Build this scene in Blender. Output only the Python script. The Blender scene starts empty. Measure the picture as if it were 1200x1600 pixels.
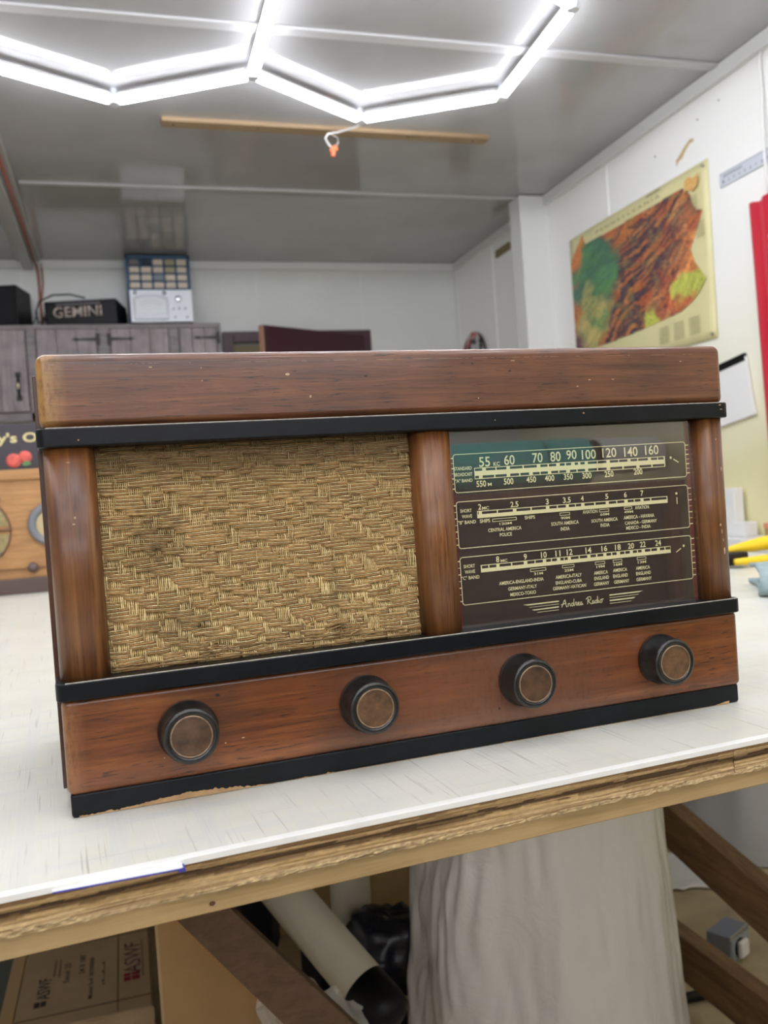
import bpy, bmesh, math, random
from mathutils import Vector, Matrix, Euler, noise
S = bpy.context.scene
COL = S.collection
R = random.Random(7)
PI = math.pi

# ------------------------------------------------------------------ camera, world, exposure
def cam_axes(yaw, pitch, roll):
    cy, sy = math.cos(yaw), math.sin(yaw)
    f = Vector((-sy*math.cos(pitch), cy*math.cos(pitch), math.sin(pitch)))
    r = Vector((cy, sy, 0)); u = r.cross(f)
    c, s = math.cos(roll), math.sin(roll)
    return c*r + s*u, -s*r + c*u, f
_r, _u, _f = cam_axes(-0.2900905, -0.0207439, -0.0694052)
cd = bpy.data.cameras.new('camera'); cam = bpy.data.objects.new('camera', cd); COL.objects.link(cam)
cam.matrix_world = Matrix(((_r.x, _u.x, -_f.x, 0.0424380), (_r.y, _u.y, -_f.y, -0.5869124), (_r.z, _u.z, -_f.z, 1.0916563), (0, 0, 0, 1)))
cd.sensor_fit = 'VERTICAL'; cd.sensor_height = 36; cd.sensor_width = 27
cd.lens = 1373.468/1600*36
cd.dof.use_dof = True; cd.dof.focus_distance = 0.66; cd.dof.aperture_fstop = 10.0
cd.clip_start = 0.02
S.camera = cam
S.view_settings.view_transform = 'Standard'
S.view_settings.look = 'None'
S.view_settings.gamma = 1
S.view_settings.use_curve_mapping = False
S.view_settings.exposure = 0.08
w = bpy.data.worlds.new('world'); S.world = w; w.use_nodes = True
w.node_tree.nodes['Background'].inputs[0].default_value = (0.8, 0.88, 1, 1)
w.node_tree.nodes['Background'].inputs[1].default_value = 0.25
TUBE_POWER = 26.0
FILL_POWER = 5.0

S.cycles.max_bounces = 10; S.cycles.diffuse_bounces = 6
S.cycles.sample_clamp_indirect = 6

# ------------------------------------------------------------------ helpers
def lin(h):
    if isinstance(h, str):
        h = h.lstrip('#'); c = [int(h[i:i+2], 16)/255 for i in (0, 2, 4)]
    else: c = h
    return tuple(x/12.92 if x <= 0.04045 else ((x+0.055)/1.055)**2.4 for x in c) + (1,)
MATS = {}
def newmat(name):
    m = bpy.data.materials.new(name); m.use_nodes = True
    nt = m.node_tree; b = nt.nodes['Principled BSDF']
    MATS[name] = m
    return m, nt, b
def node(nt, t, **kw):
    n = nt.nodes.new(t)
    for k, v in kw.items():
        if k.startswith('i_'):
            n.inputs[int(k[2:])].default_value = v
        else: setattr(n, k, v)
    return n
def ramp(nt, fac, stops):
    n = node(nt, 'ShaderNodeValToRGB'); e = n.color_ramp.elements
    while len(e) > 1: e.remove(e[-1])
    e[0].position = stops[0][0]; e[0].color = stops[0][1]
    for p, c in stops[1:]:
        x = e.new(p); x.color = c
    nt.links.new(fac, n.inputs[0]); return n.outputs[0]
def coords(nt, scale, rot=(0, 0, 0), loc=(0, 0, 0)):
    tc = node(nt, 'ShaderNodeTexCoord'); mp = node(nt, 'ShaderNodeMapping')
    mp.inputs['Scale'].default_value = scale; mp.inputs['Rotation'].default_value = rot; mp.inputs['Location'].default_value = loc
    nt.links.new(tc.outputs['Object'], mp.inputs[0]); return mp.outputs[0]
def noi(nt, vec, scale=5, detail=4, rough=.55, dist=0):
    n = node(nt, 'ShaderNodeTexNoise'); n.inputs['Scale'].default_value = scale; n.inputs['Detail'].default_value = detail
    n.inputs['Roughness'].default_value = rough; n.inputs['Distortion'].default_value = dist
    nt.links.new(vec, n.inputs['Vector']); return n.outputs[0]
def mix(nt, fac, a, b, mode='MIX'):
    n = node(nt, 'ShaderNodeMix', data_type='RGBA', blend_type=mode)
    for s, v in ((0, fac), (6, a), (7, b)):
        if hasattr(v, 'is_output'): nt.links.new(v, n.inputs[s])
        else: n.inputs[s].default_value = v
    return n.outputs[2]
def math_(nt, op, a, b=None, clamp=False):
    n = node(nt, 'ShaderNodeMath', operation=op, use_clamp=clamp)
    for i, v in enumerate((a, b)):
        if v is None: continue
        if hasattr(v, 'is_output'): nt.links.new(v, n.inputs[i])
        else: n.inputs[i].default_value = v
    return n.outputs[0]
def bump(nt, b, h, strength=.3, dist=.001):
    n = node(nt, 'ShaderNodeBump'); n.inputs['Strength'].default_value = strength; n.inputs['Distance'].default_value = dist
    nt.links.new(h, n.inputs['Height']); nt.links.new(n.outputs[0], b.inputs['Normal'])
def plain(name, c, rough=.5, metal=0, var=.0, vscale=30, bmp=0, bscale=200, spec=None, coat=0):
    m, nt, b = newmat(name); c = lin(c)
    b.inputs['Roughness'].default_value = rough; b.inputs['Metallic'].default_value = metal
    if coat: b.inputs['Coat Weight'].default_value = coat; b.inputs['Coat Roughness'].default_value = .15
    if spec is not None: b.inputs['Specular IOR Level'].default_value = spec
    v = coords(nt, (1, 1, 1))
    n = noi(nt, v, vscale, 4)
    lo_ = tuple(max(0, x*(1-var)) for x in c[:3]) + (1,); hi = tuple(min(1, x*(1+var)) for x in c[:3]) + (1,)
    nt.links.new(ramp(nt, n, [(.3, lo_), (.7, hi)]), b.inputs['Base Color'])
    if bmp: bump(nt, b, noi(nt, v, bscale, 3), bmp, .001)
    return m
def wood(name, dark, mid, light, grain=(6, 120, 120), pores=.5, rough=.38, coat=.25, blotch=.35, worn=None, bmp=.15, crough=.22, fine=None):
    m, nt, b = newmat(name)
    v = coords(nt, grain)
    n1 = noi(nt, v, 1.0, 7, .68, .8)
    col = ramp(nt, n1, [(.28, lin(dark)), (.5, lin(mid)), (.74, lin(light))])
    v2 = coords(nt, fine or tuple(g*3.2 for g in grain), loc=(3, 5, 7))
    n2 = noi(nt, v2, 1.0, 3, .5, .3)
    pf = ramp(nt, n2, [(.58, (0, 0, 0, 1)), (.66, (1, 1, 1, 1))])
    pz = ramp(nt, noi(nt, coords(nt, (1, 1, 1), loc=(7, 2, 5)), 32, 3), [(.4, (.15,)*3+(1,)), (.62, (1, 1, 1, 1))])
    pf = math_(nt, 'MULTIPLY', pf, pz)
    pf2 = math_(nt, 'MULTIPLY', pf, pores)
    d = tuple(x*.28 for x in lin(dark)[:3]) + (1,)
    col = mix(nt, pf2, col, d)
    nb = noi(nt, coords(nt, (1, 1, 1), loc=(1, 2, 3)), 14, 3)
    bl = ramp(nt, nb, [(.3, (1-blotch, 1-blotch, 1-blotch, 1)), (.7, (1+blotch*.35,)*3 + (1,))])
    col = mix(nt, 1.0, col, bl, 'MULTIPLY')
    if worn:
        # worn or glare-toned strip: (axis, position, width, colour)
        for ax, pos, wid, cc in worn:
            sx = node(nt, 'ShaderNodeSeparateXYZ'); nt.links.new(coords(nt, (1, 1, 1)), sx.inputs[0])
            dd = math_(nt, 'ABSOLUTE', math_(nt, 'SUBTRACT', sx.outputs[ax], pos))
            nn = noi(nt, coords(nt, (260, 260, 110)), 1, 5, .7)
            f = math_(nt, 'SUBTRACT', 1.0, math_(nt, 'DIVIDE', dd, wid), True)
            f = math_(nt, 'MULTIPLY', f, math_(nt, 'SUBTRACT', math_(nt, 'MULTIPLY', nn, 3.6), .9, True), True)
            col = mix(nt, f, col, lin(cc))
    nt.links.new(col, b.inputs['Base Color'])
    b.inputs['Roughness'].default_value = rough
    b.inputs['Coat Weight'].default_value = coat; b.inputs['Coat Roughness'].default_value = crough
    bump(nt, b, n2, bmp, .0006)
    return m
def attrmat(name, rough=.7, bscale=0, bmp=.3, spec=.3, grain=(1, 1, 1)):
    m, nt, b = newmat(name)
    a = node(nt, 'ShaderNodeAttribute', attribute_name='tint')
    nt.links.new(a.outputs['Color'], b.inputs['Base Color'])
    b.inputs['Roughness'].default_value = rough; b.inputs['Specular IOR Level'].default_value = spec
    if bscale: bump(nt, b, noi(nt, coords(nt, grain), bscale, 4), bmp, .001)
    return m
def emis(name, c, s):
    m, nt, b = newmat(name)
    b.inputs['Base Color'].default_value = lin(c); b.inputs['Emission Color'].default_value = lin(c); b.inputs['Emission Strength'].default_value = s
    return m

class MB:
    def __init__(s): s.v = []; s.f = []; s.m = []; s.c = None
    def add(s, vs, fs, mi=0, cs=None):
        o = len(s.v); s.v += [tuple(p) for p in vs]; s.f += [tuple(i+o for i in f) for f in fs]; s.m += [mi]*len(fs)
        if cs is not None:
            if s.c is None: s.c = []
            s.c += cs
        return s
    def box(s, x0, x1, y0, y1, z0, z1, mi=0, M=None):
        vs = [Vector((x, y, z)) for z in (z0, z1) for x, y in ((x0, y0), (x1, y0), (x1, y1), (x0, y1))]
        if M: vs = [M @ p for p in vs]
        return s.add(vs, [(3, 2, 1, 0), (4, 5, 6, 7), (0, 1, 5, 4), (1, 2, 6, 5), (2, 3, 7, 6), (3, 0, 4, 7)], mi)
    def prism(s, pts, y0, y1, mi=0, ax='xz'):
        # outline in xz (or xy, yz), extruded along the remaining axis
        def P(a, b, t): return {'xz': (a, t, b), 'xy': (a, b, t), 'yz': (t, a, b)}[ax]
        n = len(pts); vs = [P(a, b, y0) for a, b in pts] + [P(a, b, y1) for a, b in pts]
        fs = [tuple(range(n)), tuple(range(2*n-1, n-1, -1))] + [(i, (i+1) % n + 0, (i+1) % n + n, i+n)[::-1] for i in range(n)]
        return s.add(vs, fs, mi)
    def lathe(s, prof, n=48, axis='z', M=None, mi=0, cap=True):
        vs = []; fs = []
        for r, h in prof:
            for i in range(n):
                a = 2*PI*i/n; c, d = r*math.cos(a), r*math.sin(a)
                p = {'z': (c, d, h), 'y': (c, h, d), 'x': (h, c, d)}[axis]
                vs.append(M @ Vector(p) if M else p)
        for j in range(len(prof)-1):
            for i in range(n):
                k = (i+1) % n; fs.append((j*n+i, j*n+k, (j+1)*n+k, (j+1)*n+i))
        if cap:
            fs.append(tuple(range(n))[::-1]); fs.append(tuple((len(prof)-1)*n+i for i in range(n)))
        return s.add(vs, fs, mi)
    def tube(s, pts, r, n=8, mi=0, cs=None, flat=1.0, cap=True):
        pts = [Vector(p) for p in pts]; vs = []; fs = []
        rr = r if isinstance(r, (list, tuple)) else [r]*len(pts)
        up = Vector((0, 0, 1)); cc = []
        for i, p in enumerate(pts):
            t = (pts[min(i+1, len(pts)-1)] - pts[max(i-1, 0)])
            t = t.normalized() if t.length > 1e-9 else Vector((1, 0, 0))
            if abs(t.dot(up)) > .95: up = Vector((0, 1, 0)) if abs(t.y) < .9 else Vector((1, 0, 0))
            a = t.cross(up).normalized(); b = a.cross(t).normalized(); up = b
            for k in range(n):
                q = 2*PI*k/n; vs.append(p + a*math.cos(q)*rr[i] + b*math.sin(q)*rr[i]*flat)
                if cs is not None: cc.append(cs[i])
        for j in range(len(pts)-1):
            for i in range(n):
                k = (i+1) % n; fs.append((j*n+i, j*n+k, (j+1)*n+k, (j+1)*n+i))
        if cap: fs.append(tuple(range(n))[::-1]); fs.append(tuple((len(pts)-1)*n+i for i in range(n)))
        return s.add(vs, fs, mi, cc if cs is not None else None)
    def grid(s, fn, nu, nv, mi=0, cf=None, flip=False):
        vs = [fn(i/nu, j/nv) for j in range(nv+1) for i in range(nu+1)]
        fs = []
        for j in range(nv):
            for i in range(nu):
                a = j*(nu+1)+i; q = (a, a+1, a+nu+2, a+nu+1); fs.append(q[::-1] if flip else q)
        return s.add(vs, fs, mi, [cf(i/nu, j/nv) for j in range(nv+1) for i in range(nu+1)] if cf else None)
    def build(s, name, mats, parent=None, bevel=0, seg=3, smooth=None, solid=0, fixn=False):
        me = bpy.data.meshes.new(name); me.from_pydata(s.v, [], s.f)
        if not isinstance(mats, (list, tuple)): mats = [mats]
        for m in mats: me.materials.append(m)
        me.polygons.foreach_set('material_index', s.m)
        if fixn:
            bm = bmesh.new(); bm.from_mesh(me); bmesh.ops.recalc_face_normals(bm, faces=bm.faces); bm.to_mesh(me); bm.free()
        if s.c is not None:
            at = me.color_attributes.new('tint', 'FLOAT_COLOR', 'POINT')
            fl = []
            for c in s.c: fl += [c[0], c[1], c[2], 1]
            at.data.foreach_set('color', fl)
        if smooth or (smooth is None and bevel): me.polygons.foreach_set('use_smooth', [True]*len(s.f))
        me.update()
        o = bpy.data.objects.new(name, me); COL.objects.link(o)
        if parent: o.parent = parent
        if solid:
            md = o.modifiers.new('solid', 'SOLIDIFY'); md.thickness = solid; md.offset = 0
        if bevel:
            md = o.modifiers.new('bevel', 'BEVEL'); md.width = bevel; md.segments = seg; md.limit_method = 'ANGLE'; md.angle_limit = .6; md.harden_normals = True
        return o
def tag(o, label=None, cat=None, group=None, kind=None):
    if label: o['label'] = label
    if cat: o['category'] = cat
    if group: o['group'] = group
    if kind: o['kind'] = kind
    return o
def empty(name, loc, rz=0, label=None, cat=None, group=None):
    o = bpy.data.objects.new(name, None); COL.objects.link(o); o.location = loc; o.rotation_euler = (0, 0, rz)
    o.empty_display_size = .05
    tag(o, label, cat, group); return o
def struct(o): o['kind'] = 'structure'; return o
def text_mesh(mb, s, M, w=None, h=None, size=1, bold=0, mi=0, cs=None, align='CENTER', shear=0, space=1.0):
    """add flat lettering; local x right, y up, centred; scaled to width w and height h; placed with M"""
    cu = bpy.data.curves.new('t', 'FONT'); cu.body = s; cu.size = 1; cu.offset = bold; cu.resolution_u = 3; cu.shear = shear; cu.space_character = space
    ob = bpy.data.objects.new('t', cu); COL.objects.link(ob)
    dg = bpy.context.evaluated_depsgraph_get(); me = ob.evaluated_get(dg).to_mesh()
    vs = [v.co.copy() for v in me.vertices]; fs = [tuple(p.vertices) for p in me.polygons]
    ob.evaluated_get(dg).to_mesh_clear(); bpy.data.objects.remove(ob); bpy.data.curves.remove(cu)
    if not vs: return
    x0 = min(v.x for v in vs); x1 = max(v.x for v in vs); y0 = min(v.y for v in vs); y1 = max(v.y for v in vs)
    sx = (w/(x1-x0)) if w else size; sy = (h/(y1-y0)) if h else sx
    if not w: sx = sy
    out = [M @ Vector(((v.x-(x0+x1)/2)*sx, (v.y-(y0+y1)/2)*sy, 0)) for v in vs]
    mb.add(out, fs, mi, [cs]*len(out) if cs else None)
def nz(x, y=0, z=0): return noise.noise(Vector((x, y, z)))
def mixc(a, b, t): t = max(0, min(1, t)); return tuple(a[i]*(1-t)+b[i]*t for i in range(3))
def plane_M(origin, xdir, ydir):
    x = Vector(xdir).normalized(); y = Vector(ydir).normalized(); z = x.cross(y)
    M = Matrix((x, y, z)).transposed().to_4x4(); M.translation = Vector(origin); return M

# ------------------------------------------------------------------ materials
WALL = plain('white_wall', '#d6d8d4', .45, var=.03, vscale=3, bmp=.05, bscale=30)
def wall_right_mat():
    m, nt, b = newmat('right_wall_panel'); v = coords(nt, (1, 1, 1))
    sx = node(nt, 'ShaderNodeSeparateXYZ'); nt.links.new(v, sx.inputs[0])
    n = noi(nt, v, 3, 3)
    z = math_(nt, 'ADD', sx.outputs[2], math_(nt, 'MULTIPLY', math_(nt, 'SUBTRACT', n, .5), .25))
    # panelling turns cream-yellow towards the bottom
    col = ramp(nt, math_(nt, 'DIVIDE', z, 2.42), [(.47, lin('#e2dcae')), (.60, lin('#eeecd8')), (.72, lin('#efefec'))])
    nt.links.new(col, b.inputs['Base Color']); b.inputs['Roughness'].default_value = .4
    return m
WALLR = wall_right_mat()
def ceil_mat():
    m, nt, b = newmat('ceiling_panel'); v = coords(nt, (1, 1, 1))
    col = ramp(nt, noi(nt, v, 1.6, 4), [(.35, lin('#a3a2a1')), (.6, lin('#afafb0'))])
    nt.links.new(col, b.inputs['Base Color'])
    r = ramp(nt, noi(nt, v, 5, 3), [(.3, (.07,)*3+(1,)), (.7, (.13,)*3+(1,))]); nt.links.new(r, b.inputs['Roughness'])
    b.inputs['Specular IOR Level'].default_value = .5
    bump(nt, b, noi(nt, coords(nt, (1, 1, 1)), 2.2, 2), .12, .02)
    return m
CEIL = ceil_mat()
TRIMW = plain('white_trim', '#dcdddb', .4)
FLOORM = plain('concrete_floor', '#b8a88a', .8, var=.18, vscale=9, bmp=.3, bscale=60)
BLACK = plain('black_lacquer', '#0e1114', .36, var=.3, vscale=60, bmp=.06, bscale=350, spec=.22)
BLACKP = plain('black_plastic', '#0e0f11', .45, spec=.25)
DARK = plain('dark_interior', '#0b0907', .9)
WTOP = wood('walnut_top', '#422411', '#673c1e', '#82532f', (6, 150, 150), .95, rough=.36, coat=.28, crough=.10, fine=(55, 700, 700), worn=[(0, -.003, .019, '#a67d42')])
WLOW = wood('walnut_lower', '#45220b', '#6e3a14', '#8b5527', (6, 130, 130), .95, rough=.36, coat=.32, crough=.08, blotch=.45, fine=(60, 600, 600), worn=[(0, -.001, .012, '#8a5c38'), (0, .30, .16, '#6c4733')])  # broad second strip puts greyish glare into the panel's colour
WPIL = wood('walnut_pillar', '#4a2710', '#754824', '#96693a', (140, 140, 5), .5, rough=.42, coat=.15, blotch=.45, fine=(600, 600, 40), crough=.2)
PINE = wood('pine', '#8d7449', '#a98f62', '#baa073', (4, 60, 90), .2, rough=.65, coat=0, blotch=.15)
PINED = wood('old_pine', '#4e3420', '#6e4d31', '#846042', (70, 5, 60), .25, rough=.7, coat=0, blotch=.2)
PRINT = plain('dial_print', '#fbf4be', .5)
CREAM = plain('cream_print', '#efe9d0', .5)
CARD = plain('cardboard', '#a8865a', .85, var=.07, vscale=12, bmp=.05, bscale=120)
CARDD = plain('brown_cardboard', '#b89e78', .85, var=.08, vscale=12, bmp=.1, bscale=60)
MAROON = plain('maroon_paint', '#3f1c26', .45)
STEEL = plain('steel', '#b9bcbf', .3, metal=.9)
GREYP = plain('grey_plastic', '#9aa0a6', .4)
WHITEP = plain('white_plastic', '#e8e8e6', .35)
RED = plain('red_enamel', '#c41f35', .3, coat=.4)
IRON = plain('black_iron', '#241f1e', .5, metal=.4)

# ------------------------------------------------------------------ room
CZ, BW, RW, LW, FW = 2.42, 4.282, 2.035, -3.0, -2.85
struct(MB().box(LW-.1, RW+.1, FW-.1, BW+.1, -.1, 0).build('floor', FLOORM))
struct(MB().box(LW-.1, RW+.1, FW-.1, BW+.1, CZ, CZ+.1).build('ceiling', CEIL))
bwm = MB()
# back wall with a doorway
bwm.box(LW, .70, BW, BW+.1, 0, CZ); bwm.box(1.43, RW+.1, BW, BW+.1, 0, CZ); bwm.box(.70, 1.43, BW, BW+.1, 1.98, CZ)
struct(bwm.build('wall_back', WALL))
struct(MB().box(.2, 2.0, BW+1.2, BW+1.3, 0, CZ).build('wall_back_hall', plain('hall_wall', '#c9b48c', .6)))
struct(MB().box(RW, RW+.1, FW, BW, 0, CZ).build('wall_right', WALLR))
struct(MB().box(LW-.1, LW, FW, BW, 0, CZ).build('wall_left', WALL))
fw = MB().box(LW, RW, FW-.1, FW, 0, 1.62).box(LW, RW, FW-.1, FW, 2.22, CZ).box(LW, -2.3, FW-.1, FW, 1.62, 2.22).box(1.7, RW, FW-.1, FW, 1.62, 2.22)
struct(fw.build('wall_front', WALL))
# added unseen glowing band and frame behind the viewpoint, fills light from the front
struct(MB().box(-2.3, 1.7, FW-.08, FW-.07, 1.62, 2.22).build('fill_window_1', emis('fill_pane', '#fbf9ff', FILL_POWER)))
wf = MB()
for x in (-2.3, -1.31, -.32, .67, 1.66): wf.box(x, x+.04, FW-.06, FW+.01, 1.62, 2.22)
struct(wf.box(-2.3, 1.7, FW-.06, FW+.015, 1.60, 1.64).box(-2.3, 1.7, FW-.06, FW+.015, 2.20, 2.24).build('fill_window_2', TRIMW))
struct(MB().box(1.893, RW, 3.10, 3.215, 0, CZ-.004).build('trim_1', TRIMW, bevel=.003))       # boxed-in post
struct(MB().box(LW, RW, BW-.018, BW, CZ-.045, CZ-.0005).build('trim_2', TRIMW, bevel=.004))
struct(MB().box(RW-.022, RW, FW, 3.1, CZ-.05, CZ-.0005).build('trim_3', TRIMW, bevel=.005))
struct(MB().box(RW-.018, RW, 3.215, BW-.018, CZ-.045, CZ-.0005).build('trim_4', TRIMW, bevel=.004))
GREYT = plain('batten_paint', '#bdbdbe', .3)
# ceiling battens over the panel joints
for i, (y, wd) in enumerate(((3.145, .022), (1.87, .04), (.62, .04), (-.62, .04), (-1.86, .04))):
    struct(MB().box(-.25, RW-.022 if y < 3 else 1.893, y-wd/2, y+wd/2, CZ-.009, CZ-.0004).build('trim_%d' % (5+i), GREYT, bevel=.003))
# wall seams on the right wall and the back wall
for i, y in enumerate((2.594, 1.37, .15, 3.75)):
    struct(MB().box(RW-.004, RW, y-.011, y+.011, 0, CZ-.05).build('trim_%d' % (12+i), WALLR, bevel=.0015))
for i, x in enumerate((.85, 1.45, -.36)):
    struct(MB().box(x-.003, x+.003, BW-.0015, BW, 2.04 if x > 0 else 2.03, CZ-.045).build('trim_%d' % (16+i), TRIMW))
struct(MB().box(RW-.012, RW, BW-.03, BW, 0, CZ-.045).build('trim_19', TRIMW, bevel=.003))
# beam along the left of the ceiling panels
GREYB = plain('grey_white_paint', '#b9b9b8', .35)
bm_ = MB().box(-.345, -.30, 1.2, BW-.02, CZ-.055, CZ-.001).box(-.375, -.262, 1.2, BW-.02, CZ-.012, CZ-.0008)
struct(bm_.build('trim_20', GREYB, bevel=.003))
# copper conduit beside the beam
cp = MB().tube([(-.285, 1.2, CZ-.025), (-.285, 4.19, CZ-.025), (-.28, 4.245, CZ-.04), (-.276, 4.262, CZ-.09), (-.276, 4.262, 2.2), (-.276, 4.262, 2.02)], .006, 8)
cp.tube([(-.258, 4.266, CZ-.02), (-.256, 4.268, 2.3), (-.272, 4.267, 2.2), (-.27, 4.267, 2.03)], .004, 6)
tag(cp.build('pipe', plain('brown_pipe', '#9a5a48', .4), smooth=True), 'thin brown-red pipe along the ceiling beam and down the back wall', 'pipe')
# unpainted wooden strip screwed to the ceiling
t = empty('wooden_strip', (0, 0, 0), 0, 'long unpainted wooden strip fixed to the ceiling behind the lamp', 'batten')
sm = MB().box(.27, 1.478, -.027, .027, 0, .016)
o = sm.build('board', wood('light_pine_strip', '#8f7759', '#a18868', '#ac9474', (5, 60, 60), .15, rough=.6, coat=0, blotch=.1), t, bevel=.001)
for x in (.31, .6, .88, 1.16, 1.42): MB().lathe([(.004, -.0012), (.005, .001)], 10, M=Matrix.Translation((x, .006*math.sin(x*9), 0))).build('screw', IRON, t)
t.location = (0, 2.502, CZ-.0165); t.rotation_euler = (0, 0, .008)
# hexagon LED lights
t = empty('hexagon_ceiling_light', (0, 0, 0), 0, 'glowing white honeycomb of LED tubes under the ceiling', 'ceiling light')
EM = emis('tube_light', '#f5f7ff', TUBE_POWER)
s_ = .478; hx = s_*math.cos(PI/6)
over = {(0, 0): (.519, 2.072), (-1, 0): (.115, 2.302), (1, 0): (.927, 2.332), (2, 0): (1.351, 2.095), (2, -1): (1.318, 1.56), (0, -1): (.513, 1.59), (-2, 0): (-.31, 2.08)}
def hv(i, j):
    if (i, j) in over: return over[(i, j)]
    # i: column, j: row of zig-zags (0 = far one)
    x = .519 + i*hx; k = -j; y = 2.072 - k*1.5*s_
    up = (i % 2 != 0)
    if k % 2: y += (0.5*s_ if not up else 0.0)      # odd zig-zags are mirrored
    else: y += (.5*s_ if up else 0)
    return (x, y)
edges = []
cols = range(-4, 3)
for k in range(0, 6):
    for i in cols:
        if i+1 in cols: edges.append(((i, -k), (i+1, -k)))
    if k < 5:
        for i in cols:
            low = (i % 2 == 0) if k % 2 == 0 else (i % 2 != 0)
            if low: edges.append(((i, -k), (i, -k-1)))
vset = set()
for a, b in edges:
    vset.add(a); vset.add(b)
    pa, pb = Vector(hv(*a)+(0,)), Vector(hv(*b)+(0,))
    d = (pb-pa).normalized(); L = (pb-pa).length; q = d.cross(Vector((0, 0, 1)))
    pa += d*.022; L -= .044
    M = Matrix((d, q, Vector((0, 0, 1)))).transposed().to_4x4(); M.translation = (pa.x, pa.y, 2.384)
    m_ = MB()
    n = 10; prof = [(-.0165*math.cos(-.45+(PI+.9)*i/n), -.0155*math.sin(-.45+(PI+.9)*i/n)) for i in range(n+1)]
    vs = [M @ Vector((xx, y, z)) for xx in (0, L) for y, z in prof]
    fs = [(i, i+1, n+1+i+1, n+1+i) for i in range(n)] + [tuple(range(n+1)), tuple(range(n+1, 2*n+2))[::-1]]
    m_.add(vs, fs, 0)
    m_.box(0, L, -.0148, .0148, .0069, .0135, 1, M)
    m_.build('light_tube', [EM, WHITEP], t)
cm = plain('clear_plastic', '#dfe3ea', .25)
for a in sorted(vset):
    x, y = hv(*a)
    m_ = MB().lathe([(.017, -.015), (.020, -.012), (.020, .010), (.012, .014), (.009, .0355)], 12, M=Matrix.Translation((x, y, 2.384)))
    m_.build('connector', cm, t, smooth=False)
# supply wire with orange connectors
t2 = empty('lamp_wire', (0, 0, 0), 0, 'short white wire with orange clips hanging from the honeycomb lamp', 'wire')
wp = [(.945, 2.355, 2.382), (.93, 2.40, 2.384), (.905, 2.44, 2.388), (.875, 2.465, 2.388), (.845, 2.47, 2.384), (.835, 2.475, 2.37), (.846, 2.48, 2.352), (.858, 2.485, 2.342)]
MB().tube(wp, .0035, 8).tube([(.845, 2.47, 2.387), (.88, 2.48, 2.378), (.885, 2.487, 2.36), (.868, 2.487, 2.345)], .0016, 6).build('cord', WHITEP, t2, smooth=True)
OR = plain('orange_plastic', '#e06a34', .4)
for dx, dz, a in ((0, 0, .4), (.012, .006, -.5), (.003, -.014, .1)):
    MB().box(-.007, .007, -.006, .006, -.010, .010, 0, Matrix.Translation((.860+dx, 2.487, 2.335+dz)) @ Matrix.Rotation(a, 4, 'Y')).build('wire_clip', OR, t2, bevel=.002)

# ---- back wall: door, cabinets
dframe = MB()
dframe.box(.640, .70, BW-.02, BW+.02, 0, 2.035); dframe.box(1.43, 1.485, BW-.02, BW+.02, 0, 2.035); dframe.box(.70, 1.43, BW-.02, BW+.02, 1.975, 2.035)
d1 = struct(dframe.build('door_1', MAROON, bevel=.003))
dl = Vector((.800-1.428, 3.935-4.262, 0)); L = dl.length
t = empty('open_door', (1.428, 4.250, 0), math.atan2(dl.y, dl.x), 'dark maroon door standing ajar in the back wall', 'door')
MB().box(0, L, -.018, .018, .01, 1.999).build('door_panel', MAROON, t, bevel=.002)
MB().box(L, L+.004, -.018, .018, .01, 1.999).build('door_edge', plain('raw_door_edge', '#b98f74', .6), t)
MB().lathe([(.012, .0), (.010, .02), (.026, .035), (.026, .05), (.015, .06)], 20, 'y', M=Matrix.Translation((L-.07, .018, 1.0))).build('door_knob', STEEL, t, smooth=True)

CAB = wood('greyed_cabinet_wood', '#6a5d5a', '#85787a', '#968a8e', (50, 50, 4), .3, rough=.5, coat=.1, blotch=.3)
CABR = wood('cabinet_frame_wood', '#5c5250', '#736969', '#837a7c', (8, 50, 40), .3, rough=.5, coat=.1, blotch=.2)
CABF = 3.962
t = empty('wall_cabinet', (0, 0, 0), 0, 'dark brown plank-door wall cabinet with black strap hinges under the ceiling', 'cabinet')
cb = MB().box(-1.6, .597, CABF+.02, BW-.002, 1.63, 2.022)
cb.build('body', CABR, t, bevel=.003)
cb = MB().box(-1.6, .597, CABF, CABF+.022, 2.0, 2.022)       # top rail
for a, b in ((-.335, -.292), (-.008, .052), (.338, .385), (.575, .597), (-.76, -.71), (-1.6, -1.55)): cb.box(a, b, CABF, CABF+.022, 1.56, 2.0)
cb.box(-1.6, .597, CABF, CABF+.022, 1.56, 1.60)
cb.build('face_frame', CABR, t, bevel=.002)
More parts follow.
